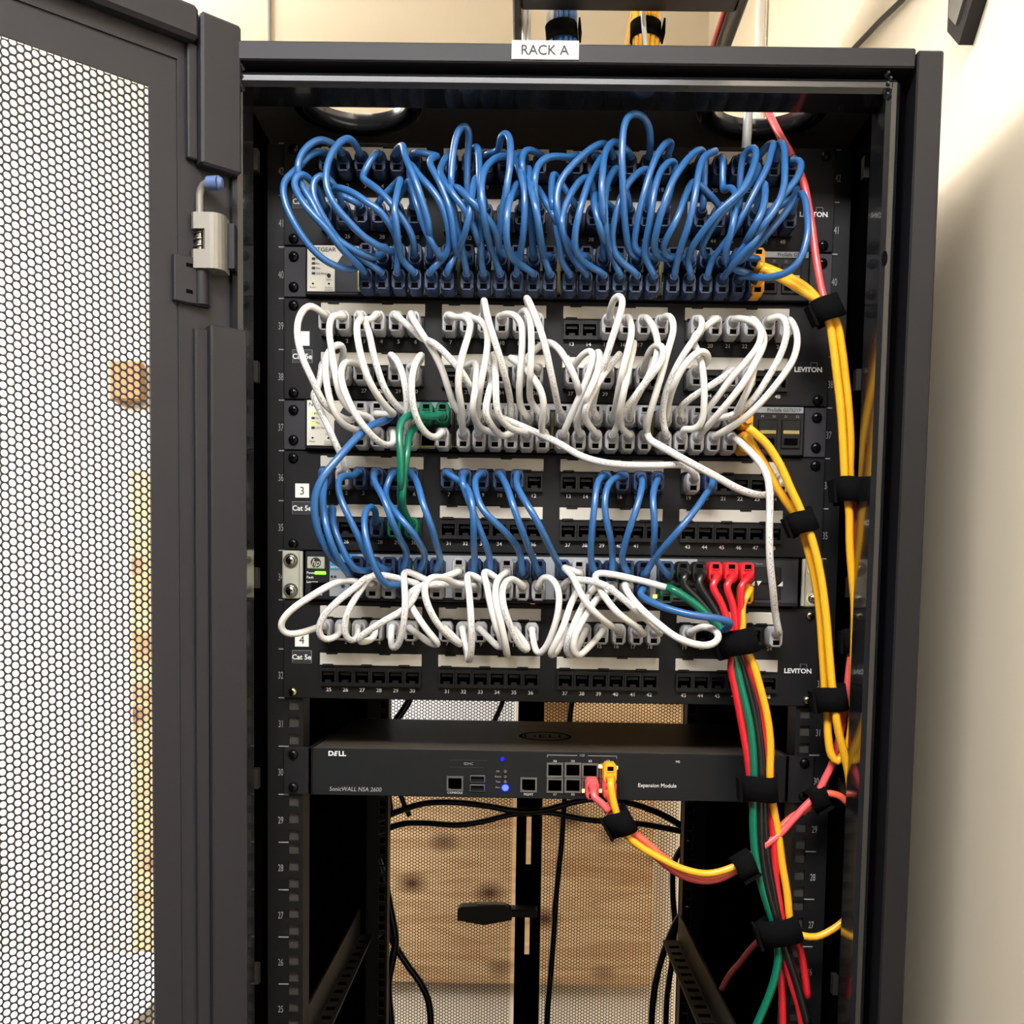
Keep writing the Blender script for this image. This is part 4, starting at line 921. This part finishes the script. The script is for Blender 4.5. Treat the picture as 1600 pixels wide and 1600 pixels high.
group('white', ('P', 2), ('S', 2), [
 (0, 517, 0, 569, (512,497, 504,488, 484,476, 468,493, 464,521, 473,561, 490,597, 504,628, 526,648, 552,658)),
 (0, 543, 0, 595, (540,498, 532,490, 521,490, 514,510, 518,547, 524,586, 532,620, 552,645, 580,652)),
 (0, 570, 0, 620, (565,495, 556,485, 557,510, 563,552, 574,589, 591,620, 609,642, 618,648)),
 (0, 597, 0, 645, (578,502, 569,497, 577,521, 583,552, 591,580, 603,612, 628,642)),
 (1, 543, 1, 569, (538,550, 532,537, 521,541, 511,553, 508,578, 512,609, 521,642, 538,665, 557,678)),
 (1, 570, 1, 620, (560,575, 549,563, 536,568, 533,592, 543,623, 557,651, 574,673, 591,690, 606,697, 617,690), None, .0029, True),
 (1, 624, 1, 645, (612,563, 609,552, 622,566, 631,592, 636,623, 636,660, 641,676)),
 (1, 650, 1, 694, (655,570, 659,552, 648,570, 643,600, 645,631, 653,659, 667,679, 684,684), None, .0029, True),
 (0, 650, 0, 726, (645,490, 639,476, 642,493, 659,521, 676,547, 690,575, 701,609, 712,640)),
 (0, 624, 0, 750, (650,520, 658,528, 681,538, 704,561, 723,583, 735,605, 744,635)),
 (0, 705, 1, 726, (712,497, 723,495, 735,502, 731,527, 723,552, 717,581, 716,609, 721,635, 726,668)),
 (0, 732, 1, 750, (738,498, 748,499, 760,513, 762,538, 757,572, 751,600, 747,631, 745,665)),
 (0, 757, 0, 799, (755,480, 756,467, 761,493, 771,527, 782,561, 791,595, 798,631)),
 (0, 787, 0, 823, (790,496, 802,491, 814,503, 816,538, 813,581, 811,614, 815,640)),
 (0, 811, 0, 847, (816,492, 822,484, 829,505, 830,552, 828,595, 831,632)),
 (0, 838, 0, 878, (825,478, 822,463, 836,493, 850,533, 859,574, 868,615, 874,642)),
 (1, 785, 0, 905, (850,535, 860,536, 872,543, 891,574, 903,603, 907,637)),
 (1, 732, 1, 774, (738,568, 743,567, 744,586, 742,614, 738,642, 755,672)),
 (1, 757, 1, 799, (768,580, 764,614, 758,645, 770,668, 788,682)),
 (1, 770, 1, 823, (771,552, 774,581, 775,614, 777,645, 795,668, 815,678), None, .0029, True),
 (1, 811, 1, 847, (795,558, 808,566, 830,586, 846,611, 850,634, 846,662, 844,674)),
 (0, 947, 0, 930, (953,490, 956,474, 964,459, 973,464, 970,487, 958,524, 948,556, 935,598, 926,640), None, .0029, True),
 (1, 893, 1, 878, (903,571, 916,549, 926,546, 925,568, 913,602, 898,637, 884,668)),
 (1, 919, 1, 905, (930,552, 936,549, 936,574, 922,609, 908,640, 901,668)),
 (1, 947, 1, 930, (969,552, 950,571, 934,599, 919,627, 913,652, 924,676), None, .0029, True),
 (0, 974, 0, 955, (984,494, 992,487, 987,521, 978,559, 969,596, 963,630, 958,648)),
 (1, 974, 1, 955, (985,545, 991,534, 987,565, 978,596, 970,634, 964,668)),
 (0, 1000, 0, 978, (1008,496, 1014,500, 1025,521, 1028,546, 1019,577, 1003,606, 988,634, 980,650)),
 (0, 1027, 1, 1003, (1037,496, 1048,494, 1053,512, 1044,546, 1034,584, 1022,624, 1013,655, 1007,676)),
 (1, 1000, 1, 978, (1004,565, 1016,546, 1031,537, 1038,548, 1030,571, 1009,596, 987,627, 970,648, 972,672), None, .0029, True),
 (0, 1085, 1, 1034, (1094,500, 1103,496, 1097,512, 1075,543, 1053,581, 1039,618, 1036,662)),
 (1, 1085, 0, 1034, (1097,574, 1108,562, 1104,549, 1091,549, 1069,571, 1053,602, 1044,635)),
 (0, 1112, 1, 1059, (1083,527, 1086,540, 1095,562, 1100,596, 1100,634, 1096,664, 1081,673, 1066,668)),
 (1, 1140, 0, 1059, (1153,571, 1116,599, 1081,621, 1062,640), None, .0029, True),
 (0, 1140, 0, 1084, (1146,500, 1175,502, 1190,514, 1187,537, 1166,565, 1141,593, 1118,624, 1098,644)),
 (0, 1167, 1, 1084, (1192,520, 1194,536, 1181,565, 1159,602, 1131,637, 1109,662, 1092,678)),
 (0, 1193, 0, 1109, (1199,500, 1209,491, 1223,493, 1230,513, 1222,549, 1200,590, 1175,627, 1148,648, 1124,655)),
 (0, 1220, 1, 1109, (1234,500, 1246,525, 1241,559, 1219,593, 1187,631, 1156,659, 1124,676)),
 (1, 1167, 0, 1134, (1180,560, 1172,602, 1158,630, 1144,648)),
])
group('white', ('S', 2), ('P', 3), [
 (1, 847, 0, 1085, (856,684, 881,697, 906,712, 944,723, 991,727, 1037,727, 1070,727, 1085,738), .012),
 (1, 1003, 0, 1220, (1012,686, 1025,693, 1069,718, 1116,743, 1150,762, 1181,773, 1204,772), .02, .0031, True),
])
patch('white', ('S', 2, 1, 1134), (1145,684, 1162,696, 1181,715, 1197,737, 1202,760, 1203,784, 1202,831, 1203,877, 1208,924, 1212,965), ('P', 4, 0, 1215), .03, .0031, True)
patch('white', ('P', 2, 1, 517), (495,612, 488,614, 498,637, 512,665, 524,693, 535,715, 540,734), ('P', 3, 0, 541), .015, .0029, True)
group('blue', ('P', 3), ('S', 3), [
 (0, 515, 1, 563, (508,752, 505,774, 507,811, 515,842, 529,876, 548,902)),
 (1, 515, 0, 587, (521,790, 519,811, 526,836, 538,864, 554,890, 575,893)),
 (0, 570, 0, 612, (552,745, 533,743, 528,760, 535,786, 549,816, 563,845, 576,873, 596,888)),
 (1, 597, 1, 636, (588,802, 583,792, 576,790, 570,803, 570,831, 577,861, 588,892, 603,914, 624,920)),
 (0, 597, 0, 636, (580,735, 585,752, 600,780, 611,811, 625,842, 636,868)),
 (0, 623, 0, 661, (602,769, 619,802, 639,825, 656,850, 664,874)),
 (0, 650, 0, 685, (647,735, 653,757, 661,788, 674,822, 683,856, 688,876)),
 (0, 732, 0, 768, (721,735, 723,757, 735,788, 746,819, 760,853, 766,876)),
 (0, 705, 0, 744, (712,748, 729,760, 737,783, 740,816, 740,850, 742,874)),
 (0, 757, 0, 817, (748,742, 742,748, 744,769, 754,797, 777,819, 799,842, 813,866)),
 (0, 785, 0, 841, (782,735, 792,760, 802,791, 813,822, 825,853, 834,876)),
 (0, 811, 0, 878, (799,738, 808,760, 822,786, 836,808, 850,836, 864,864, 873,882)),
 (0, 946, 0, 928, (947,735, 934,752, 929,790, 925,827, 923,865, 924,880)),
 (0, 972, 0, 953, (968,740, 953,752, 945,777, 947,812, 955,843, 957,870)),
 (0, 1000, 0, 976, (1006,737, 1003,762, 994,796, 981,834, 972,868, 973,880)),
 (0, 1027, 0, 1037, (1023,743, 1020,771, 1022,806, 1023,840, 1022,872)),
 (0, 1112, 0, 1001, (1112,762, 1106,768, 1087,796, 1062,827, 1037,856, 1018,880)),
])
patch('blue', ('S', 3, 1, 1001), (998,927, 1016,940, 1053,954, 1087,962, 1122,966, 1144,974, 1151,984, 1138,995, 1119,993), ('P', 4, 0, 1112), .03, .0031)
patch('white', ('S', 3, 1, 976), (975,912, 984,931, 1006,956, 1031,977, 1056,996, 1091,1008, 1114,1007, 1125,994, 1113,982, 1092,980), ('P', 4, 0, 1081), .04, .0031)
group('white', ('S', 3), ('P', 4), [
 (1, 563, 0, 515, (545,907, 518,913, 484,933, 456,952, 437,975, 443,990, 465,990, 493,981)),
 (1, 587, 0, 541, (580,899, 557,916, 529,938, 504,964, 497,986, 504,1000, 521,997, 532,990)),
 (1, 612, 0, 568, (583,898, 566,919, 549,944, 540,966, 538,989, 548,1003, 560,996), None, .0029, True),
 (1, 661, 0, 594, (656,916, 647,936, 628,955, 602,969, 577,986, 558,1001, 570,1004, 588,992), None, .0029, True),
 (1, 636, 0, 620, (633,892, 632,913, 633,947, 630,980, 622,1009, 614,1014, 611,1003)),
 (1, 685, 0, 647, (641,925, 640,941, 653,964, 673,992, 687,1008, 676,1007, 658,995)),
 (1, 719, 0, 705, (712,912, 695,903, 672,902, 662,919, 670,950, 684,975, 704,997, 720,1008, 712,998), None, .0029, True),
 (1, 744, 0, 728, (732,896, 733,924, 736,966, 737,1009, 733,1034, 729,1018)),
 (1, 768, 0, 756, (757,891, 761,916, 768,952, 778,986, 786,1012, 780,1012, 765,998)),
 (1, 793, 0, 785, (788,900, 777,906, 774,933, 780,961, 788,997, 793,1026, 789,1012)),
 (1, 817, 0, 811, (806,906, 794,905, 785,919, 788,952, 799,986, 816,1014, 825,1016, 819,1003)),
 (1, 841, 0, 836, (846,902, 859,901, 872,918, 873,949, 866,981, 852,1014, 841,1024, 835,1012)),
 (1, 903, 0, 893, (897,915, 891,946, 881,977, 867,1007, 858,1026, 866,1023, 880,998)),
 (1, 928, 0, 918, (922,926, 906,956, 891,990, 884,1018, 892,1026, 906,1006)),
 (1, 953, 0, 945, (941,927, 919,956, 901,987, 895,1015, 902,1027, 916,1015, 934,996)),
 (0, 903, 0, 971, (880,886, 894,899, 909,931, 928,956, 953,977, 966,990)),
 (1, 878, 0, 1024, (884,908, 912,906, 947,915, 975,937, 1000,959, 1022,979, 1034,992)),
 (1, 976, 0, 998, (931,896, 944,931, 966,959, 991,977, 1008,993)),
])

def relax(cabs, it=14):                 # push touching cables apart along the line of sight, then smooth
    idx = []; pts = []
    for i, c in enumerate(cabs):
        n = len(c['P']); w = np.clip(np.minimum(np.arange(n), np.arange(n)[::-1])/6.-.5, 0, 1)
        c['w'] = w; c['D'] = np.zeros(n)
        d = c['P']-CAM_POS; c['dir'] = d/np.linalg.norm(d, axis=1)[:, None]; c['P0'] = c['P'].copy()
    for _ in range(it):
        N = sum(len(c['P']) for c in cabs); kd = kdtree.KDTree(N); own = []
        k = 0
        for i, c in enumerate(cabs):
            for j, p in enumerate(c['P']): kd.insert(p, k); own.append((i, j)); k += 1
        kd.balance(); mv = [np.zeros(len(c['P'])) for c in cabs]; k = 0
        for i, c in enumerate(cabs):
            for j, p in enumerate(c['P']):
                for q, k2, dist in kd.find_range(p, .0066):
                    i2, j2 = own[k2]
                    if i2 == i: continue
                    lim = c['r']+cabs[i2]['r']+.0003
                    if dist < lim:
                        s = -1 if (p[1] < q[1]-1e-6 or (abs(p[1]-q[1]) < 1e-6 and i > i2)) else 1
                        mv[i][j] += s*(lim-dist)*.5
        for i, c in enumerate(cabs):
            d = np.clip(mv[i], -.003, .003)*c['w']; c['D'] += d
            for _s in range(2):
                D = c['D']; D[1:-1] = (D[:-2]+2*D[1:-1]+D[2:])/4
            c['D'] = np.clip(c['D'], -.035, .02)*np.minimum(1, c['w']*1.5)
            c['P'] = c['P0']+c['dir']*c['D'][:, None]; c['P'][:, 1] = np.minimum(c['P'][:, 1], -.009)
relax(CAB)
GR = {('P', 1, 'S', 1): 'blue patch cables from the topmost panel', ('P', 2, 'S', 2): 'white patch cables of the second panel', ('P', 3, 'S', 3): 'blue patch cables below the panel labelled 3', ('S', 3, 'P', 4): 'white patch cables into the panel labelled 4'}
for c in CAB:
    e, i = (c['A'], c['ia']) if c['A'][0] == 'P' else ((c['B'], c['ib']) if c['B'][0] == 'P' else (c['A'], c['ia']))
    if e[0] == 'P': lab = "%s patch cable in %s row of %s, %s jack from the left" % (c['c'], ('upper', 'lower')[e[2]], PNAME[e[1]], ORDN[i])
    else: lab = 'long blue patch cable from the middle switch, down past label 3 to lowest switch'
    if c['A'][0] == 'S' and c['B'][:2] == ('P', 3) and c['c'] == 'white': lab = 'long white patch cable sagging across the %s jack of the third panel' % ORDN[i]
    mtn = 'cable_'+c['c']+('_printed' if c['pr'] else '')
    mb = MB().tube(c['P'], c['r'], mtn, 10, uv=True)
    o = mb.build('patch_cable', None, c['P'][len(c['P'])//2])
    tag(o, lab, 'cable', GR.get((c['A'][0], c['A'][1], c['B'][0], c['B'][1])))
    for (p, fl) in c['ends']:
        q = link('plug', PLUG[c['c']], o); q.location = p-np.array(o['_o']); q.rotation_euler = (0, math.pi if fl else 0, 0)

# ------------------------------------------------------------------ loose and tied cable runs at the right, in the middle and behind
def run(name, colr, pts, depth, label, r=.0033, group=None, plug=None, flip=False, cat='cable', pkind=None):
    d = depth if callable(depth) or isinstance(depth, (list, tuple)) else (lambda s: depth)
    P = px_path(pts, d)
    if plug is not None:
        a = np.array(plug, float); P = [a+np.array([0, -.025, -.003 if flip else .003]), a+np.array([0, -.033, -.0034 if flip else .0034])]+P
    P = catmull(P, .006); mb = MB().tube(P, r, 'cable_'+colr, 10); o = mb.build(name, None, P[len(P)//2]); tag(o, label, cat, group)
    if plug is not None:
        q = link('plug', PLUG[pkind or colr], o); q.location = a-np.array(o['_o']); q.rotation_euler = (0, math.pi if flip else 0, 0)
    return o
def lerp(a, b_): return lambda s: a+(b_-a)*s
def sw(k, row, px):
    xs, rows = SWITCH[k]; z = rows[row]; i = min(range(24), key=lambda i: abs(proj_x(xs[i], -.012, z)-px)); return (xs[i], -.012, z)
G1 = 'yellow cables tied down the right side'
run('yellow_cable', 'yellow', (1183,413, 1204,421, 1234,434, 1264,453, 1284,478, 1296,506, 1302,540, 1308,590, 1314,643, 1318,706, 1320,746, 1324,775, 1327,800, 1328,853, 1332,905, 1335,940, 1335,1000, 1334,1030, 1334,1075, 1331,1125, 1327,1157, 1318,1178, 1308,1190, 1299,1180, 1294,1150, 1293,1112, 1290,1090, 1286,1030, 1279,940, 1269,884, 1258,845, 1250,815, 1237,796, 1216,765, 1199,733, 1178,699, 1163,678), lerp(-.055, -.050), 'long yellow cable looping from the topmost switch round to the middle switch', .0035, G1)
run('yellow_cable', 'yellow', (1190,418, 1212,430, 1240,446, 1268,464, 1292,482, 1307,504, 1316,549, 1321,590, 1325,627, 1329,690, 1328,740, 1330,768, 1326,784), lerp(-.057, -.046), 'yellow cable, right one of the upright pair under the topmost strap', .0035, G1)
run('yellow_cable', 'yellow', (1169,668, 1197,693, 1219,727, 1236,765, 1250,795, 1258,818, 1267,838, 1281,893, 1290,956, 1296,1027, 1300,1071, 1304,1100, 1307,1125, 1311,1147, 1320,1182, 1328,1225, 1330,1262, 1334,1290), lambda s: -.062+.05*max(0, s-.75), 'yellow cable from middle switch, right one of the lower pair, ending past unit 30', .0035, G1)
for k, (row, px) in enumerate(((0, 1172), (1, 1172))):
    pass
def loose_plug(name, kind, sock, flip, parent):
    q = link(name, PLUG[kind], parent); q.location = np.array(sock)-np.array(parent['_o']); q.rotation_euler = (0, math.pi if flip else 0, 0)
yc = [o for o in COL.objects if o.name.startswith('yellow_cable') and 'label' in o]
def jumper(colr, sock, flip, pts, dep, label, r=.0035, group=None, pk=None): return run(colr+'_cable', colr, pts, dep, label, r, group, sock, flip, pkind=pk)
ysock = sw(1, 1, 1172); 
USED_Y = [i for (k, s_, r_, i) in USED if (k, s_) == ('S', 1)]
x = at(1172, 425, -.012)[0]+.006
loose_plug('plug', 'yellow', (at(1176, 440, -.012)[0], -.013, SWITCH[1][1][1]), False, yc[0]); loose_plug('plug', 'yellow', (at(1176, 440, -.012)[0], -.013, SWITCH[1][1][0]), True, yc[1])
loose_plug('plug', 'yellow', sw(2, 1, 1158), False, yc[0]); loose_plug('plug', 'yellow', sw(2, 0, 1158), True, yc[2])
run('pink_cable', 'pink', (1197,165, 1201,176, 1219,212, 1240,248, 1255,284, 1267,344, 1276,410, 1285,458, 1294,486, 1306,520, 1318,600, 1326,700, 1331,760, 1336,790, 1339,837, 1338,884, 1337,945, 1334,985, 1331,1010, 1329,1028, 1326,1055, 1322,1095, 1315,1137, 1306,1175, 1299,1197, 1290,1215, 1281,1233, 1272,1246, 1257,1261, 1237,1283, 1220,1302, 1190,1325, 1170,1344, 1148,1362, 1109,1376, 1068,1369, 1034,1346, 1003,1318, 985,1298, 968,1280, 951,1268), (.016, .014, -.004, -.016, -.024, -.03, -.036, -.040, -.043)+(-.043,)*23+(-.036,)*6+(-.038,)*12, 'long pink cable from the right roof hole down to the firewall appliance', .0033, None)
pk = [o for o in COL.objects if o.name.startswith('pink_cable')][0]
q = FWP['x3']; loose_plug('plug', 'pink', (q[0]+.0008, -.006, q[2]), False, pk)
P = [np.array((q[0]+.0008, -.034, q[2]+.003))]+px_path((929,1246, 938,1253, 951,1268), lerp(-.04, -.043)); mb = MB().tube(catmull(P, .005), .0033, 'cable_pink'); mb.build('jacket_end', pk)
run('yellow_cable', 'yellow', (954,1224, 957,1245, 962,1266, 971,1287, 979,1304, 999,1322, 1034,1342, 1068,1358, 1106,1365, 1140,1357, 1163,1345), lerp(-.045, -.047), 'yellow cable from the firewall appliance swinging down right beside the coral one', .0033, None, (FWP['x0'][0]+.0006, -.006, FWP['x0'][2]), True)
run('coral_cable', 'coral', (949,1234, 957,1256, 968,1280, 989,1301, 1006,1313, 1036,1339, 1070,1363, 1110,1371, 1147,1359, 1166,1344, 1186,1325, 1216,1296, 1240,1275, 1264,1262, 1276,1249, 1290,1240, 1302,1241, 1314,1245, 1325,1256), lambda s: -.037+.0*s, 'coral cable behind the yellow one, running back up right past unit 29', .0033, None)
cc = [o for o in COL.objects if o.name.startswith('coral_cable')][0]; loose_plug('plug', 'pink', (FWP['x1'][0]+.0004, -.006, FWP['x1'][2]), False, cc)
run('grey_cable', 'grey', (1171,100, 1170,150, 1169,176, 1167,215, 1165,240), (.016, .016, .017, .018, .02), 'grey cable dropping through the right roof hole', .0042)
# the bundle from the lowest switch
G2 = 'cables tied together below the lowest switch'
run('red_cable', 'red', (1114,915, 1128,945, 1140,980, 1148,1005, 1163,1022, 1170,1045, 1178,1066, 1191,1109, 1199,1150, 1203,1193, 1206,1240, 1209,1310, 1213,1380, 1222,1440, 1228,1497, 1237,1537, 1248,1572, 1256,1620), lerp(-.05, -.036), 'red cable, leftmost of three red plugs in the lowest switch', .0033, G2, sw(3, 0, 1114), True)
run('red_cable', 'red', (1136,915, 1145,945, 1150,980, 1152,1003, 1147,1022, 1142,1040, 1150,1084, 1158,1127, 1166,1172, 1171,1211, 1176,1260, 1190,1330, 1206,1420, 1222,1450, 1245,1472, 1256,1512, 1262,1560), lerp(-.052, -.030), 'red cable, middle one of three red plugs in the lowest switch', .0033, G2, sw(3, 0, 1136), True)
run('red_cable', 'red', (1159,915, 1158,945, 1157,980, 1158,1003, 1166,1022, 1172,1045, 1181,1070, 1190,1100, 1195,1150, 1199,1200, 1200,1260, 1202,1310, 1210,1380, 1212,1440, 1218,1500, 1222,1560, 1224,1620), lerp(-.054, -.026), 'red cable, rightmost of three red plugs in the lowest switch', .0033, G2, sw(3, 0, 1159), True)
run('green_cable', 'green', (1052,922, 1081,940, 1106,962, 1128,984, 1142,1008, 1149,1034, 1156,1065, 1166,1106, 1173,1140, 1178,1200, 1178,1252, 1177,1286, 1181,1338, 1192,1389, 1207,1437, 1214,1462, 1216,1500, 1206,1544, 1183,1600, 1165,1640), lerp(-.05, -.04), 'green cable from the lowest switch hanging down to the bottom edge', .0036, G2, sw(3, 1, 1037), False)
run('black_cable', 'black', (1068,912, 1092,938, 1118,968, 1142,1000, 1156,1030, 1166,1066, 1176,1106, 1184,1150, 1188,1200, 1188,1260, 1190,1330, 1200,1390, 1214,1440, 1226,1480, 1246,1540, 1262,1600), lerp(-.046, -.044), 'black cable, left one of two beside the red plugs', .0036, G2, sw(3, 0, 1062), True)
run('black_cable', 'black', (1092,912, 1108,938, 1126,968, 1146,998, 1160,1030, 1172,1066, 1182,1106, 1188,1150, 1192,1200, 1194,1260, 1198,1330, 1208,1390, 1218,1440, 1232,1490, 1252,1560, 1266,1620), lerp(-.048, -.038), 'black cable, right one of two beside the red plugs', .0036, G2, sw(3, 0, 1087), True)
run('yellow_cable', 'yellow', (1160,945, 1160,975, 1160,1003, 1176,1035, 1188,1075, 1199,1121, 1204,1166, 1203,1211, 1207,1252, 1216,1303, 1223,1355, 1230,1396, 1234,1434, 1240,1455, 1254,1462, 1275,1464, 1300,1453, 1324,1434, 1345,1405), lambda s: -.052+.010*min(1, max(0, s-.2)/.4), 'yellow cable in the lowest bundle, curving off right at unit 27', .0034, G2, sw(3, 1, 1159), False)
run('maroon_cable', 'maroon', (1216,1450, 1203,1456, 1175,1481, 1156,1505, 1141,1522, 1128,1545), lerp(-.03, .06), 'dull red cable leaving the lowest strap to the lower left', .0030)
# straps
def strap(px, py, y, dirpx, L, ra, rb, label):
    c_ = at(px, py, y); a = at(px+dirpx[0], py+dirpx[1], y)-c_
    return ring('cable_tie', c_, a, L, ra, rb, label)
strap(1292, 484, -.054, (.45, 1), .020, .0115, .009, 'black strap beside unit 40, topmost on the right')
strap(1326, 766, -.050, (.08, 1), .021, .0115, .012, 'black strap on the yellow cables beside unit 36')
strap(1252, 816, -.058, (.4, 1), .019, .0105, .008, 'black strap on the yellow pair in front of unit 35')
strap(1334, 1003, -.042, (0, 1), .021, .0090, .0075, 'black strap on the pink cable right of the label LEVITON')
strap(1298, 1092, -.056, (.15, 1), .021, .0130, .009, 'black strap beside unit 32 on the yellow pair')
strap(1152, 1003, -.050, (.3, 1), .022, .0165, .012, 'black strap gathering the red, green and black cables under the lowest switch')
strap(1187, 1231, -.046, (.05, 1), .022, .0150, .011, 'black strap at the right end of the firewall appliance')
strap(1217, 1452, -.042, (.3, 1), .024, .0170, .0125, 'lowest black strap, beside unit 27')
strap(969, 1285, -.042, (.55, 1), .022, .0105, .009, 'black strap below the appliance plugs, round pink and yellow cables')
strap(1162, 1350, -.042, (1, -.6), .018, .0095, .013, 'black strap at the low point of the coral and yellow cables')
strap(1277, 1246, -.038, (1, -.6), .016, .0095, .009, 'black strap on the coral cables beside unit 29')

# power and data cords behind, inside the rear doors
GB = 'black cords hanging inside the rear doors'
for k, (pts, lab, r_) in enumerate((
 ((585,1284, 600,1277, 630,1265, 665,1255, 715,1254, 765,1260, 805,1267, 845,1267, 903,1252, 937,1248, 992,1257, 1041,1276, 1075,1297), 'black cord arching across the rear, just under the firewall appliance', .0056),
 ((585,1302, 600,1297, 630,1287, 665,1286, 715,1289, 752,1284, 802,1272, 851,1269, 920,1281, 1006,1288, 1075,1301), 'black cord crossing the rear below the arching one', .0054),
 ((606,1225, 609,1250, 610,1270, 600,1285), 'short black cord at the far left under the firewall appliance', .0045),
 ((620,1225, 627,1245, 634,1262, 640,1275), 'short black cord behind, second from left under the appliance', .0045),
 ((642,1080, 639,1095, 619,1126, 608,1145), 'black cord slanting at the left above the firewall appliance', .0065),
 ((788,1080, 785,1097, 772,1128, 765,1145), 'thin black cord slanting at the right end of the white wall box', .0045),
 ((897,1080, 893,1100, 889,1135, 882,1250, 877,1320, 870,1389, 864,1478, 859,1540, 856,1575, 852,1640), 'black cord hanging straight behind the right rear door', .0052),
 ((1080,1315, 1065,1325, 1053,1350, 1051,1394, 1054,1440, 1050,1500, 1042,1560, 1040,1640), 'black cord along the right edge of the rear doors', .0052),
 ((1085,1415, 1065,1428, 1044,1469, 1028,1519, 1020,1566, 1017,1640), 'black cord curving down at lower right of the rear doors', .0058),
 ((590,1340, 602,1381, 611,1426, 618,1469, 614,1497, 607,1539, 611,1598, 612,1650), 'black cord down the left edge of the rear doors', .0068),
 ((600,1440, 619,1480, 639,1511, 659,1539, 670,1567, 673,1598, 672,1650), 'black cord bending away at the lower left of the rear doors', .0062),
 ((580,1472, 596,1458, 607,1448, 614,1442), 'dull cord end at the left edge near unit 27', .0034))):
    run('power_cord', 'black', pts, lambda s, k=k: .872+.006*(k % 4), lab, r_, GB)
